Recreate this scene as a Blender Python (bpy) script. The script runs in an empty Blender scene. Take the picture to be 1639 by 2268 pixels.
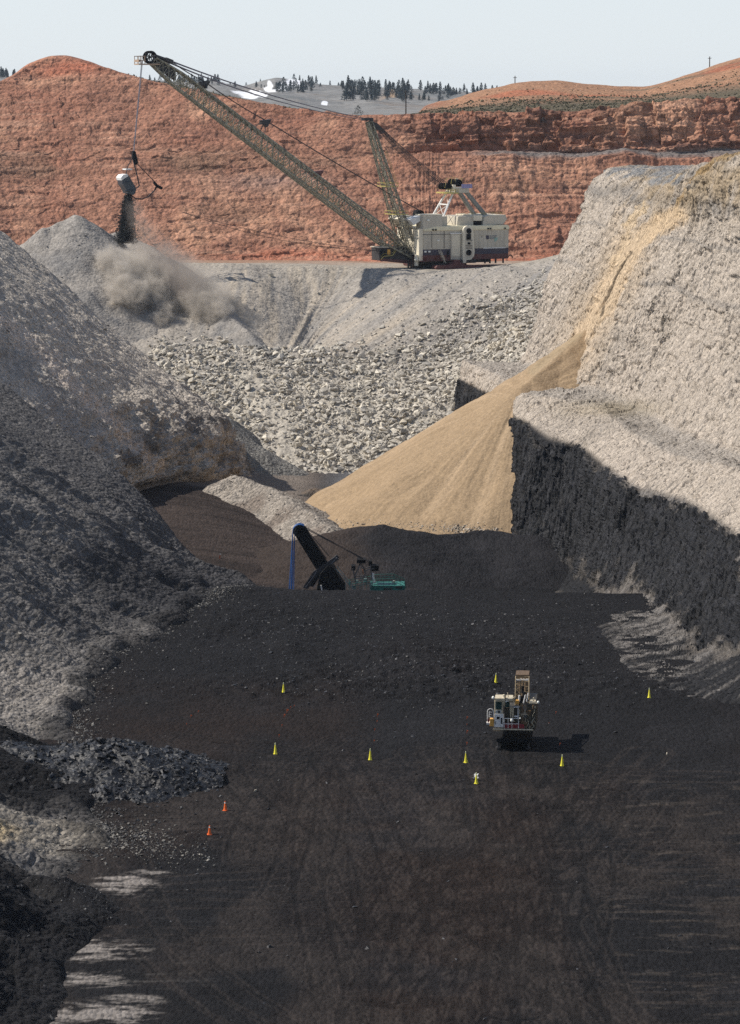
EXPO = 0.0; DENOISE = False; HAZE = 1.9e-5
import bpy, bmesh, math, random
import numpy as np
from mathutils import Vector, Matrix
rnd = random.Random(7)
RS = np.random.RandomState(11)
sc = bpy.context.scene
COL = sc.collection
rad = math.radians

# ---------------------------------------------------------------- camera
HC = 93.0; FPX = 6379.0; CX, CY = 819.5, 1134.0; PITCH = math.atan(926/6379)
cp, sp = math.cos(PITCH), math.sin(PITCH)
cam_d = bpy.data.cameras.new('camera'); cam = bpy.data.objects.new('camera', cam_d); COL.objects.link(cam)
cam.location = (0, 0, HC); cam.rotation_euler = (rad(90)-PITCH, 0, 0)
cam_d.sensor_fit = 'HORIZONTAL'; cam_d.sensor_width = 36; cam_d.lens = 36*FPX/1639.0
cam_d.clip_start = 1; cam_d.clip_end = 40000
sc.camera = cam

def P(dx, dy, Y):
    """the point on the sight line through (dx, dy) at ground distance Y"""
    u = (dx-CX)/FPX; v = -(dy-CY)/FPX
    t = Y/(cp+v*sp)
    return (t*u, Y, HC+t*(-sp+v*cp))
def PZ(dx, dy, Z):
    u = (dx-CX)/FPX; v = -(dy-CY)/FPX
    t = (Z-HC)/(-sp+v*cp)
    return (t*u, t*(cp+v*sp), Z)
def PR(p):
    x, y, z = p[..., 0], p[..., 1], p[..., 2]-HC
    f = y*cp-z*sp; up = y*sp+z*cp
    return CX+FPX*x/f, CY-FPX*up/f

# ---------------------------------------------------------------- noise
U32 = np.uint32
def _h(ix, iy, iz, s):
    h = ix*U32(374761393)+iy*U32(668265263)+iz*U32(2147483647)+U32(s*144665)
    h = (h ^ (h >> U32(13)))*U32(1274126177)
    h = (h ^ (h >> U32(16)))*U32(2246822519)
    return ((h ^ (h >> U32(15))) & U32(0xffff)).astype(np.float32)*np.float32(1/32767.5)-np.float32(1)
def vn(x, y, z, s=0):
    x0 = np.floor(x); y0 = np.floor(y); z0 = np.floor(z)
    fx, fy, fz = x-x0, y-y0, z-z0
    ix, iy, iz = x0.astype(np.int32).view(U32), y0.astype(np.int32).view(U32), z0.astype(np.int32).view(U32)
    fx, fy, fz = fx.astype(np.float32), fy.astype(np.float32), fz.astype(np.float32)
    fx = fx*fx*(3-2*fx); fy = fy*fy*(3-2*fy); fz = fz*fz*(3-2*fz)
    r = 0
    for a in (0, 1):
        wx = fx if a else 1-fx
        for b in (0, 1):
            wy = fy if b else 1-fy
            for c in (0, 1):
                wz = fz if c else 1-fz
                r = r+_h(ix+U32(a), iy+U32(b), iz+U32(c), s)*wx*wy*wz
    return r
def fbm(p, fr, octv=5, gain=.5, s=0, sc3=(1, 1, 1), ridge=False):
    sh = p.shape[:-1]; p = p.reshape(-1, 3)
    x, y, z = p[..., 0]*fr*sc3[0]+31.7, p[..., 1]*fr*sc3[1]+17.3, p[..., 2]*fr*sc3[2]+5.1
    t = 0; a = 1.0; n = 0
    for i in range(octv):
        v = vn(x, y, z, s+i)
        if ridge: v = 1-2*np.abs(v)
        t = t+a*v; n += a; a *= gain
        x, y, z = (x*.80-y*.60)*2.03+3.1, (x*.60+y*.80)*2.03+1.7, z*2.07+9.2
    return (t/n).reshape(sh)
def cells(p, fr, s=0, sc3=(1, 1, 1), warp=.5):
    """angular blocks: one value per warped cell"""
    sh = p.shape[:-1]; w = fbm(p, fr*1.3, 2, s=s+50)*warp; p = p.reshape(-1, 3); w = w.reshape(-1)
    q = [np.floor(p[:, k]*fr*sc3[k]+w*(1, -.8, .6)[k]+7.3).astype(np.int32).view(U32) for k in range(3)]
    return _h(q[0], q[1], q[2], s).reshape(sh)
def sstep(a, b, x):
    t = np.clip((x-a)/(b-a), 0, 1); return t*t*(3-2*t)
def mixc(c, d, m):
    return c*(1-m[..., None])+np.array(d, float)*m[..., None]
def seg_dist(px, py, pl):
    """distance in the plane to a polyline"""
    d = np.full(px.shape, 1e9)
    for (x0, y0), (x1, y1) in zip(pl[:-1], pl[1:]):
        ex, ey = x1-x0, y1-y0; L = ex*ex+ey*ey+1e-9
        t = np.clip(((px-x0)*ex+(py-y0)*ey)/L, 0, 1)
        d = np.minimum(d, np.hypot(px-x0-t*ex, py-y0-t*ey))
    return d

# ---------------------------------------------------------------- tags, nodes
def tag(o, label=None, cat=None, group=None, kind=None):
    if label: o['label'] = label
    if cat: o['category'] = cat
    if group: o['group'] = group
    if kind: o['kind'] = kind
    return o
def empty(name, loc, rz=0):
    o = bpy.data.objects.new(name, None); COL.objects.link(o)
    o.location = loc; o.rotation_euler = (0, 0, rz); o.empty_display_size = .5
    return o
def new_mat(name):
    m = bpy.data.materials.new(name); m.use_nodes = True
    nt = m.node_tree; nt.nodes.clear()
    out = nt.nodes.new('ShaderNodeOutputMaterial')
    b = nt.nodes.new('ShaderNodeBsdfPrincipled'); nt.links.new(b.outputs[0], out.inputs[0])
    return m, nt, b, out
def N(nt, t, **kw):
    n = nt.nodes.new(t)
    for k, v in kw.items():
        if k.startswith('i_'):
            key = k[2:]
            n.inputs[int(key) if key.isdigit() else key.replace('_', ' ')].default_value = v
        else: setattr(n, k, v)
    return n
def terrain_mat(name, big=1.5, small=.35, bump=.5, vor=1.2, vbump=.5, rough=.95, spec=.15, var=.35, stretch=(1, 1, 1)):
    m, nt, b, out = new_mat(name); L = nt.links.new
    at = N(nt, 'ShaderNodeAttribute', attribute_name='Col')
    tc = N(nt, 'ShaderNodeTexCoord'); mp = N(nt, 'ShaderNodeMapping'); L(tc.outputs['Object'], mp.inputs[0])
    mp.inputs['Scale'].default_value = stretch
    n1 = N(nt, 'ShaderNodeTexNoise', i_Scale=1/big, i_Detail=6.0, i_Roughness=.65); L(mp.outputs[0], n1.inputs['Vector'])
    n2 = N(nt, 'ShaderNodeTexNoise', i_Scale=1/small, i_Detail=3.0, i_Roughness=.6); L(mp.outputs[0], n2.inputs['Vector'])
    v1 = N(nt, 'ShaderNodeTexVoronoi', feature='F1', i_Scale=1/vor, i_Randomness=1.0); L(mp.outputs[0], v1.inputs['Vector'])
    # albedo variation, grain by grain
    mr = N(nt, 'ShaderNodeMapRange'); L(n2.outputs[0], mr.inputs['Value'])
    mr.inputs['From Min'].default_value = .3; mr.inputs['From Max'].default_value = .7
    mr.inputs['To Min'].default_value = 1-var; mr.inputs['To Max'].default_value = 1+var
    sep = N(nt, 'ShaderNodeSeparateColor'); L(v1.outputs['Color'], sep.inputs[0])
    mr2 = N(nt, 'ShaderNodeMapRange'); L(sep.outputs[0], mr2.inputs['Value'])
    mr2.inputs['To Min'].default_value = 1-var*.7; mr2.inputs['To Max'].default_value = 1+var*.7
    mu = N(nt, 'ShaderNodeMath', operation='MULTIPLY'); L(mr.outputs[0], mu.inputs[0]); L(mr2.outputs[0], mu.inputs[1])
    vm = N(nt, 'ShaderNodeVectorMath', operation='SCALE'); L(at.outputs['Color'], vm.inputs[0]); L(mu.outputs[0], vm.inputs['Scale'])
    L(vm.outputs[0], b.inputs['Base Color'])
    b.inputs['Roughness'].default_value = rough; b.inputs['Specular IOR Level'].default_value = spec
    bp = N(nt, 'ShaderNodeBump', i_Strength=1.0, i_Distance=bump); L(n1.outputs[0], bp.inputs['Height'])
    bp2 = N(nt, 'ShaderNodeBump', i_Strength=1.0, i_Distance=vbump, invert=True); L(v1.outputs['Distance'], bp2.inputs['Height']); L(bp.outputs[0], bp2.inputs['Normal'])
    L(bp2.outputs[0], b.inputs['Normal'])
    return m
def paint(name, col, rough=.55, metal=0.0, dirt=.35, dirtcol=None, scale=.8, spec=.4):
    """painted or bare steel with dust and grime of its own"""
    m, nt, b, out = new_mat(name); L = nt.links.new
    tc = N(nt, 'ShaderNodeTexCoord')
    n1 = N(nt, 'ShaderNodeTexNoise', i_Scale=1/scale, i_Detail=6.0, i_Roughness=.7)
    mp = N(nt, 'ShaderNodeMapping'); mp.inputs['Scale'].default_value = (1, 1, .35)
    L(tc.outputs['Object'], mp.inputs[0]); L(mp.outputs[0], n1.inputs['Vector'])
    mr = N(nt, 'ShaderNodeMapRange'); L(n1.outputs[0], mr.inputs['Value'])
    mr.inputs['From Min'].default_value = .38; mr.inputs['From Max'].default_value = .72
    mr.inputs['To Min'].default_value = 0; mr.inputs['To Max'].default_value = dirt
    mx = N(nt, 'ShaderNodeMix', data_type='RGBA'); L(mr.outputs[0], mx.inputs[0])
    dc = dirtcol or tuple(c*.35+.02 for c in col)
    mx.inputs[6].default_value = (*col, 1); mx.inputs[7].default_value = (*dc, 1)
    L(mx.outputs[2], b.inputs['Base Color'])
    b.inputs['Roughness'].default_value = rough; b.inputs['Metallic'].default_value = metal
    b.inputs['Specular IOR Level'].default_value = spec
    return m

# ---------------------------------------------------------------- meshes from arrays
def mesh_np(name, V, Fq, mat, cols=None, parent=None, smooth=True):
    """V (n,3), Fq (m,k) with k = 3 or 4"""
    me = bpy.data.meshes.new(name)
    V = np.ascontiguousarray(V, dtype=np.float32); Fq = np.ascontiguousarray(Fq, dtype=np.int32)
    k = Fq.shape[1]
    me.vertices.add(len(V)); me.vertices.foreach_set('co', V.ravel())
    me.loops.add(Fq.size); me.loops.foreach_set('vertex_index', Fq.ravel())
    me.polygons.add(len(Fq)); me.polygons.foreach_set('loop_start', np.arange(0, Fq.size, k, dtype=np.int32))
    me.polygons.foreach_set('loop_total', np.full(len(Fq), k, dtype=np.int32))
    me.polygons.foreach_set('use_smooth', np.full(len(Fq), smooth))
    me.update(); me.validate()
    if cols is not None:
        ca = me.color_attributes.new('Col', 'FLOAT_COLOR', 'POINT')
        c4 = np.ones((len(V), 4), np.float32); c4[:, :3] = np.clip(cols.reshape(-1, 3), .002, .95)
        ca.data.foreach_set('color', c4.ravel())
    me.materials.append(mat)
    o = bpy.data.objects.new(name, me); COL.objects.link(o)
    if parent: o.parent = parent
    return o
def grid_faces(n, m):
    a = np.arange(n*m).reshape(n, m)
    return np.stack([a[:-1, :-1], a[:-1, 1:], a[1:, 1:], a[1:, :-1]], -1).reshape(-1, 4)
def grid_normals(G):
    du = np.gradient(G, axis=0); dv = np.gradient(G, axis=1)
    n = np.cross(dv, du); n /= np.linalg.norm(n, axis=-1, keepdims=True)+1e-9
    return n
def cr(A, n, axis, seg=None):
    """Catmull-Rom through A along axis, n samples; seg = relative sample weight of each span"""
    A = np.moveaxis(A, axis, 0); R = len(A)
    if seg is None: t = np.linspace(0, R-1, n)
    else:
        c = np.concatenate([[0], np.cumsum(seg)]); c = c/c[-1]
        t = np.interp(np.linspace(0, 1, n), c, np.arange(R))
    i = np.clip(np.floor(t).astype(int), 0, R-2); f = (t-i)
    g = lambda k: A[np.clip(k, 0, R-1)]
    p0, p1, p2, p3 = g(i-1), g(i), g(i+1), g(i+2)
    f = f.reshape(-1, *([1]*(A.ndim-1)))
    def lim(m, a, b):
        la = np.linalg.norm(a, axis=-1, keepdims=True); lb = np.linalg.norm(b, axis=-1, keepdims=True); lm = np.linalg.norm(m, axis=-1, keepdims=True)+1e-9
        return m*np.minimum(1, 1.1*np.minimum(la, lb)/lm)
    m1 = lim((p2-p0)*.27, p1-p0, p2-p1); m2 = lim((p3-p1)*.27, p2-p1, p3-p2)
    r = (2*f**3-3*f**2+1)*p1+(f**3-2*f**2+f)*m1+(-2*f**3+3*f**2)*p2+(f**3-f**2)*m2
    return np.moveaxis(r, 0, axis), t
def loft(net, nu, nv, su=None, sv=None):
    A = np.array(net, float)
    G, tu = cr(A, nu, 0, su); G, tv = cr(G, nv, 1, sv)
    U, V = np.meshgrid(tu, tv, indexing='ij')
    return G, U, V
def up_normals(G):
    n = grid_normals(G)
    if n[..., 2].mean() < 0: n = -n
    return n
def C3(G, c):
    a = np.zeros(G.shape); a[...] = c; return a

# ---------------------------------------------------------------- rocks
def rock_shapes(k, n=10, seed=3):
    r = random.Random(seed); out = []
    for i in range(k):
        bm = bmesh.new()
        ax = (1, r.uniform(.5, .95), r.uniform(.35, .75))
        for j in range(n):
            v = Vector((r.gauss(0, 1), r.gauss(0, 1), r.gauss(0, 1))).normalized(); v = v/(abs(v.x)**5+abs(v.y)**5+abs(v.z)**5)**.2*r.uniform(.78, .95)
            bm.verts.new((v.x*ax[0], v.y*ax[1], v.z*ax[2]))
        ret = bmesh.ops.convex_hull(bm, input=bm.verts)
        bmesh.ops.delete(bm, geom=[g for g in ret['geom_interior'] if isinstance(g, bmesh.types.BMVert)], context='VERTS')
        bmesh.ops.triangulate(bm, faces=bm.faces)
        bm.verts.index_update()
        out.append((np.array([v.co[:] for v in bm.verts]), np.array([[v.index for v in f.verts] for f in bm.faces])))
        bm.free()
    return out
ROCKS = rock_shapes(14)
def rot_mats(n, rs):
    q = rs.normal(size=(n, 4)); q /= np.linalg.norm(q, axis=1, keepdims=True)
    w, x, y, z = q.T
    return np.stack([1-2*(y*y+z*z), 2*(x*y-z*w), 2*(x*z+y*w), 2*(x*y+z*w), 1-2*(x*x+z*z), 2*(y*z-x*w),
                     2*(x*z-y*w), 2*(y*z+x*w), 1-2*(x*x+y*y)], 1).reshape(n, 3, 3)
def rock_mass(name, pos, size, cols, mat, seed=1):
    rs = np.random.RandomState(seed); Vs, Fs, Cs = [], [], []; off = 0
    which = rs.randint(0, len(ROCKS), len(pos)); R = rot_mats(len(pos), rs)
    for k, (rv, rf) in enumerate(ROCKS):
        idx = np.where(which == k)[0]
        if not len(idx): continue
        V = np.einsum('nij,vj->nvi', R[idx], rv)*size[idx][:, None, None]
        V[..., 2] *= .8
        V = V+pos[idx][:, None, :]
        F = rf[None]+(np.arange(len(idx))*len(rv))[:, None, None]+off
        Vs.append(V.reshape(-1, 3)); Fs.append(F.reshape(-1, 3)); Cs.append(np.repeat(cols[idx], len(rv), 0)); off += V.shape[0]*V.shape[1]
    return mesh_np(name, np.concatenate(Vs), np.concatenate(Fs), mat, np.concatenate(Cs), smooth=False)
def scatter(G, Nn, mask, n, rs):
    """n random points on grid G where mask (probability weight)"""
    w = mask.ravel().astype(float)
    e1 = np.linalg.norm(np.gradient(G, axis=0), axis=-1); e2 = np.linalg.norm(np.gradient(G, axis=1), axis=-1)
    w = w*(e1*e2).ravel(); w /= w.sum()
    i = rs.choice(len(w), n, p=w)
    p = G.reshape(-1, 3)[i].copy()
    j = rs.uniform(-.5, .5, (n, 2))
    p += np.gradient(G, axis=0).reshape(-1, 3)[i]*j[:, :1]+np.gradient(G, axis=1).reshape(-1, 3)[i]*j[:, 1:]
    return p, i

# ---------------------------------------------------------------- box/tube builder
class MB:
    def __init__(s): s.v = []; s.f = []
    def add(s, vs, fs):
        o = len(s.v); s.v += [tuple(v) for v in vs]; s.f += [tuple(i+o for i in f) for f in fs]; return s
    def box(s, c, d, rz=0, ry=0):
        M = Matrix.Translation(c) @ Matrix.Rotation(rz, 4, 'Z') @ Matrix.Rotation(ry, 4, 'Y')
        x, y, z = d[0]/2, d[1]/2, d[2]/2
        vs = [M @ Vector((a*x, b*y, e*z)) for a in (-1, 1) for b in (-1, 1) for e in (-1, 1)]
        return s.add(vs, [(0, 1, 3, 2), (4, 6, 7, 5), (0, 4, 5, 1), (2, 3, 7, 6), (0, 2, 6, 4), (1, 5, 7, 3)])
    def b2(s, a, b):
        return s.box([(a[i]+b[i])/2 for i in range(3)], [abs(b[i]-a[i]) for i in range(3)])
    def tube(s, a, b, r, n=6, r2=None, cap=True):
        a, b = Vector(a), Vector(b); d = (b-a)
        if d.length < 1e-6: return s
        d.normalize(); q = d.to_track_quat('Z', 'Y').to_matrix()
        r2 = r if r2 is None else r2; vs = []
        for k in range(n):
            t = 2*math.pi*(k+.5)/n; c = q @ Vector((math.cos(t), math.sin(t), 0))
            vs += [a+c*r, b+c*r2]
        fs = [(2*k, 2*((k+1) % n), 2*((k+1) % n)+1, 2*k+1) for k in range(n)]
        if cap: fs += [tuple(2*k for k in reversed(range(n))), tuple(2*k+1 for k in range(n))]
        return s.add(vs, fs)
    def path(s, pts, r, n=5):
        for a, b in zip(pts[:-1], pts[1:]): s.tube(a, b, r, n)
        return s
    def prism(s, poly, axis, a, b):
        """polygon in the plane across axis ('x','y','z'), extruded a..b"""
        def mk(p, t):
            return {'y': (p[0], t, p[1]), 'x': (t, p[0], p[1]), 'z': (p[0], p[1], t)}[axis]
        n = len(poly); vs = [mk(p, a) for p in poly]+[mk(p, b) for p in poly]
        fs = [(i, (i+1) % n, n+(i+1) % n, n+i) for i in range(n)]+[tuple(reversed(range(n))), tuple(range(n, 2*n))]
        return s.add(vs, fs)
    def ring(s, c, R, r, axis='y', w=.4, n=20):
        """flat wheel rim: outer radius R, inner r, width w about axis"""
        vs = []
        for k in range(n):
            t = 2*math.pi*k/n; ct, st = math.cos(t), math.sin(t)
            for rr in (R, r):
                for h in (-w/2, w/2):
                    p = {'y': (rr*ct, h, rr*st), 'x': (h, rr*ct, rr*st), 'z': (rr*ct, rr*st, h)}[axis]
                    vs.append((c[0]+p[0], c[1]+p[1], c[2]+p[2]))
        fs = []
        for k in range(n):
            a, b = 4*k, 4*((k+1) % n)
            fs += [(a, b, b+1, a+1), (a+2, a+3, b+3, b+2), (a, a+2, b+2, b), (a+1, b+1, b+3, a+3)]
        return s.add(vs, fs)
    def ball(s, c, r, n=10, m=6, sz=1):
        vs = [(c[0], c[1], c[2]+r*sz)]; fs = []
        for i in range(1, m):
            for k in range(n):
                t, f = 2*math.pi*k/n, math.pi*i/m
                vs.append((c[0]+r*math.sin(f)*math.cos(t), c[1]+r*math.sin(f)*math.sin(t), c[2]+r*sz*math.cos(f)))
        vs.append((c[0], c[1], c[2]-r*sz)); e = len(vs)-1
        for k in range(n):
            fs.append((0, 1+k, 1+(k+1) % n)); fs.append((e, e-n+(k+1) % n, e-n+k))
            for i in range(m-2):
                a = 1+i*n; fs.append((a+k, a+n+k, a+n+(k+1) % n, a+(k+1) % n))
        return s.add(vs, fs)
    def build_each(s, name, mat, parent=None, bevel=0):
        """every separate piece becomes a part of its own"""
        par = list(range(len(s.v)))
        def find(a):
            while par[a] != a: par[a] = par[par[a]]; a = par[a]
            return a
        for f in s.f:
            for b in f[1:]: par[find(b)] = find(f[0])
        comp = {}
        for f in s.f: comp.setdefault(find(f[0]), []).append(f)
        for fs in comp.values():
            ids = sorted({i for f in fs for i in f}); mp = {i: k for k, i in enumerate(ids)}
            q = MB(); q.v = [s.v[i] for i in ids]; q.f = [tuple(mp[i] for i in f) for f in fs]
            q.build(name, mat, parent, bevel)
    def build(s, name, mat, parent=None, bevel=0, smooth=False, loc=None):
        me = bpy.data.meshes.new(name); me.from_pydata(s.v, [], s.f)
        bm = bmesh.new(); bm.from_mesh(me); bmesh.ops.recalc_face_normals(bm, faces=bm.faces)
        if smooth:
            for f in bm.faces: f.smooth = True
        bm.to_mesh(me); bm.free()
        me.materials.append(mat)
        o = bpy.data.objects.new(name, me); COL.objects.link(o)
        if parent: o.parent = parent
        if loc: o.location = loc
        if bevel:
            md = o.modifiers.new('bevel', 'BEVEL'); md.width = bevel; md.segments = 2; md.limit_method = 'ANGLE'
        return o
def lattice(mb, A, B, wa, wb, ha, hb, n, rc, rb, side=Vector((0, 1, 0)), prof=None):
    """four-chord box truss from A to B; widths w along side, depths h across"""
    A, B = Vector(A), Vector(B); d = (B-A).normalized(); up = side.cross(d).normalized()
    if up.z < 0: up = -up
    st = []
    for i in range(n+1):
        t = i/n; p = A.lerp(B, t); w = wa+(wb-wa)*t; h = ha+(hb-ha)*t
        if prof: h *= prof(t)
        st.append([p+side*(sx*w/2)+up*(sy*h/2) for sx, sy in ((-1, -1), (1, -1), (1, 1), (-1, 1))])
    for i in range(n):
        a, b = st[i], st[i+1]
        for k in range(4):
            mb.tube(a[k], b[k], rc, 5, cap=False)
            j = (k+1) % 4
            mb.tube(b[k], b[j], rb, 4, cap=False)
            if (i+k) % 2: mb.tube(a[k], b[j], rb, 4, cap=False)
            else: mb.tube(a[j], b[k], rb, 4, cap=False)
    return st
# ================================================================ THE GROUND
M_coal = terrain_mat('coal_ground', big=1.0, small=.3, bump=.22, vor=.5, vbump=.16, rough=.9, spec=.10, var=.25, stretch=(1, .4, 1))
M_coalrock = terrain_mat('coal_lumps', big=.8, small=.2, bump=.15, vor=.5, vbump=.1, rough=.5, spec=.4, var=.35)
M_spoil = terrain_mat('spoil_rock', big=.9, small=.35, bump=.5, vor=.7, vbump=.35, var=.38)
M_coalwall = terrain_mat('coal_face', big=.9, small=.5, bump=1.3, vor=1.0, vbump=.7, var=.4, rough=.7, spec=.3, stretch=(1, 1, .1))
M_bench = terrain_mat('dumped_fines', big=1.5, small=.5, bump=.35, vor=.8, vbump=.16, var=.20)
M_wall = terrain_mat('highwall_rock', big=1.1, small=.35, bump=1.0, vor=.9, vbump=.55, var=.22, stretch=(1, 1, .6))
M_red = terrain_mat('red_rock', big=3.2, small=.8, bump=1.5, vor=1.6, vbump=.45, var=.28, stretch=(1, 1, .8))
M_sand = terrain_mat('tan_sand', big=1.6, small=.35, bump=.18, vor=.6, vbump=.06, var=.16)
M_rock = terrain_mat('broken_rock', big=1.4, small=.4, bump=.25, vor=1.0, vbump=.12, var=.2)
M_far = terrain_mat('far_hill', big=30., small=8., bump=3., vor=20., vbump=1., var=.22)

def put(name, G, cols, mat, kind='structure', label=None, cat=None, group=None, clip=None):
    n, m = G.shape[:2]; F = grid_faces(n, m)
    if clip is not None:
        keep = clip.ravel()[F].all(1); F = F[keep]
    nv = np.zeros(n*m, bool); nv[F.ravel()] = True
    idx = np.cumsum(nv)-1
    V = G.reshape(-1, 3)[nv]; c = cols.reshape(-1, 3)[nv]
    F = idx[F]
    e = V[F[0]]; nz = np.cross(e[1]-e[0], e[2]-e[1])[2]
    if nz < 0: F = F[:, ::-1]
    o = mesh_np(name, V, F, mat, c)
    return tag(o, label, cat, group, kind)

COALC = np.array((.0105, .0102, .0112)); BROWN = np.array((.0205, .0135, .0105)); SPOIL = np.array((.27, .25, .235))
SHALE = np.array((.12, .125, .13)); PALE = np.array((.50, .435, .365)); TAN = np.array((.325, .235, .145))

# ---------------- pit floor
ys = np.concatenate([np.geomspace(262, 548, 640)[:-1], np.linspace(548, 840, 260)]); us = np.linspace(-1, 1, 700)
Yg, Ug = np.meshgrid(ys, us, indexing='ij'); Xg = Ug*(46+.135*Yg)
G = np.stack([Xg, Yg, np.zeros_like(Xg)], -1)
crest = 538+fbm(G, .03, 3, s=4)*2.5+sstep(10, 45, Xg)*-4
drop = sstep(0, 15, Yg-crest)
ramp = sstep(2, -46, Xg+(Yg-680)*.14)*sstep(600, 735, Yg)*9
Z = -14*drop+ramp*drop
rough1 = fbm(G, .09, 5, s=9); rough2 = fbm(G, .55, 4, s=20)
sx, sy = PR(G)
loose = np.clip(np.exp(-((sx-900)/330)**2-((sy-1505)/45)**2)+.7*np.exp(-((sx-600)/300)**2-((sy-1380)/60)**2)+.55*np.exp(-((sx-1150)/220)**2-((sy-1420)/60)**2), 0, 1)
loose = np.clip(loose+sstep(60, 0, np.abs(sy-1530))*.45, 0, 1)*(1-drop)
Z += rough1*.35+loose*(fbm(G, .5, 4, s=31, ridge=True)*.75+.2+fbm(G, .14, 3, s=32)*.7)+np.exp(-((sx-890)/120)**2-((sy-1440)/45)**2)*1.6
Z += np.exp(-((sx-640)/40)**2-((sy-1440)/22)**2)*1.2+np.exp(-((Xg-(-24))/7)**2-((Yg-533)/8)**2)*1.3
Z += drop*(fbm(G, .06, 4, s=60)*.8+np.exp(-((Xg-20)/3)**2-((Yg-640)/6)**2)*2.0)
Z += -.0*Yg
Z += (1-drop)*fbm(G, .9, 3, s=77)*.07*(1-loose)
# tyre tracks
trk = np.zeros_like(Xg)
rt = random.Random(5)
def arc(x0, y0, x1, y1, bow, n=14):
    pts = []
    for i in range(n+1):
        t = i/n; b = math.sin(math.pi*t)*bow; L = math.hypot(x1-x0, y1-y0)
        pts.append((x0+(x1-x0)*t-(y1-y0)/L*b, y0+(y1-y0)*t+(x1-x0)/L*b))
    return pts
arcs = []
for i in range(30):
    x0 = rt.gauss(8, 9); y0 = rt.uniform(262, 300); x1 = rt.gauss(10, 13); y1 = rt.uniform(340, 404)
    arcs.append((arc(x0, y0, x1, y1, rt.uniform(-5, 5)), rt.uniform(.3, 1)))
for i in range(22):
    x0 = rt.uniform(-28, 30); y0 = rt.uniform(290, 392)
    arcs.append((arc(x0, y0, x0+rt.uniform(18, 46)*rt.choice((-1, 1)), y0+rt.uniform(-6, 6), rt.uniform(-2.5, 2.5)), rt.uniform(.25, .7)))
for (a, b, c, d, e) in ((430, 1640, 900, 1720, 8), (480, 1700, 640, 1850, -6), (900, 2268, 740, 1680, -9), (1270, 2150, 1080, 1640, 12), (1350, 2268, 1180, 1700, 6), (560, 1900, 760, 1640, 12), (640, 1980, 700, 1700, -5), (1030, 1900, 1150, 1760, -12), (1120, 1960, 1330, 1760, -12)):
    p, q = PZ(a, b, 0), PZ(c, d, 0); arcs.append((arc(p[0], p[1], q[0], q[1], e*.25), 1.0))
fl = Yg[:, 0] < 545
Xs, Ys = Xg[fl], Yg[fl]; T = np.zeros_like(Xs); Bd = np.zeros_like(Xs); nb = fbm(np.stack([Xs, Ys, 0*Xs], -1), .3, 4, s=14, sc3=(1, .35, 1))*2.2
for pl, w in arcs:
    x_ = np.array(pl); lo, hi = x_.min(0)-4, x_.max(0)+4
    r = np.where((Ys[:, 0] > lo[1]) & (Ys[:, 0] < hi[1]))[0]
    if not len(r): continue
    a, b = r[0], r[-1]+1
    d = seg_dist(Xs[a:b], Ys[a:b], pl)
    for c in (0, 3.4):
        T[a:b] = np.maximum(T[a:b], np.exp(-((d-c)/.42)**2)*w)
    if w > .55: Bd[a:b] = np.maximum(Bd[a:b], sstep(5.2, 2.2, d+nb[a:b])*(w-.35)*1.5)
trk[fl] = T; band = np.zeros_like(Xg); band[fl] = Bd
trk *= .45+.55*sstep(-.3, .4, fbm(G, .35, 3, s=15))
Z -= trk*.13
G[..., 2] = Z
c = C3(G, COALC)
br = sstep(-.25, .35, fbm(G, .035, 4, s=41, sc3=(1, .45, 1)))*sstep(500, 380, Yg)
c = mixc(c, BROWN, br*.9)
c = mixc(c, (.016, .0155, .017), sstep(.1, .5, fbm(G, .05, 4, s=46))*.7)
st = fbm(G+(fbm(G, .08, 3, s=50)*2.2)[..., None], 1.0, 5, s=51, sc3=(.15, .8, 1), gain=.7)
c *= (1+st*.26*sstep(470, 330, Yg))[..., None]
c = mixc(c, (.050, .042, .036), sstep(.1, .5, st)*sstep(12, 34, Xg)*sstep(405, 375, Yg)*.9)
grit = fbm(G, .13, 4, s=69, sc3=(1, .5, 1))
c = mixc(c, (.027, .0225, .0205), sstep(-.05, .4, grit)*sstep(420, 370, Yg)*.75)
c = mixc(c, (.010, .008, .0075), np.clip(band, 0, 1)*.16)
c = mixc(c, (.058, .047, .041), sstep(.04, .15, trk)*sstep(.4, .2, trk)*.28)
c *= (1-sstep(.25, .8, trk)*.32)[..., None]
c *= (1+fbm(G, .5, 4, s=71, gain=.6, sc3=(1, .5, 1))*.32)[..., None]
# brown lower bench with long wheel marks
c = mixc(c, (.044, .033, .028), drop*.85*sstep(25, -22, Xg))
Qd = np.stack([G[..., 0]*.12, G[..., 1]+.35*G[..., 0], 0*Xg], -1); c *= (1+drop*fbm(Qd, .45, 5, s=81, gain=.7)*1.1)[..., None]
c = mixc(c, (.20, .17, .145), drop*sstep(722, 742, Yg+fbm(G, .15, 3, s=5)*5)*sstep(-10, -22, Xg)*.9)
c = mixc(c, (.10, .10, .105), sstep(745, 765, Yg)*sstep(-18, -6, Xg))
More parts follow.
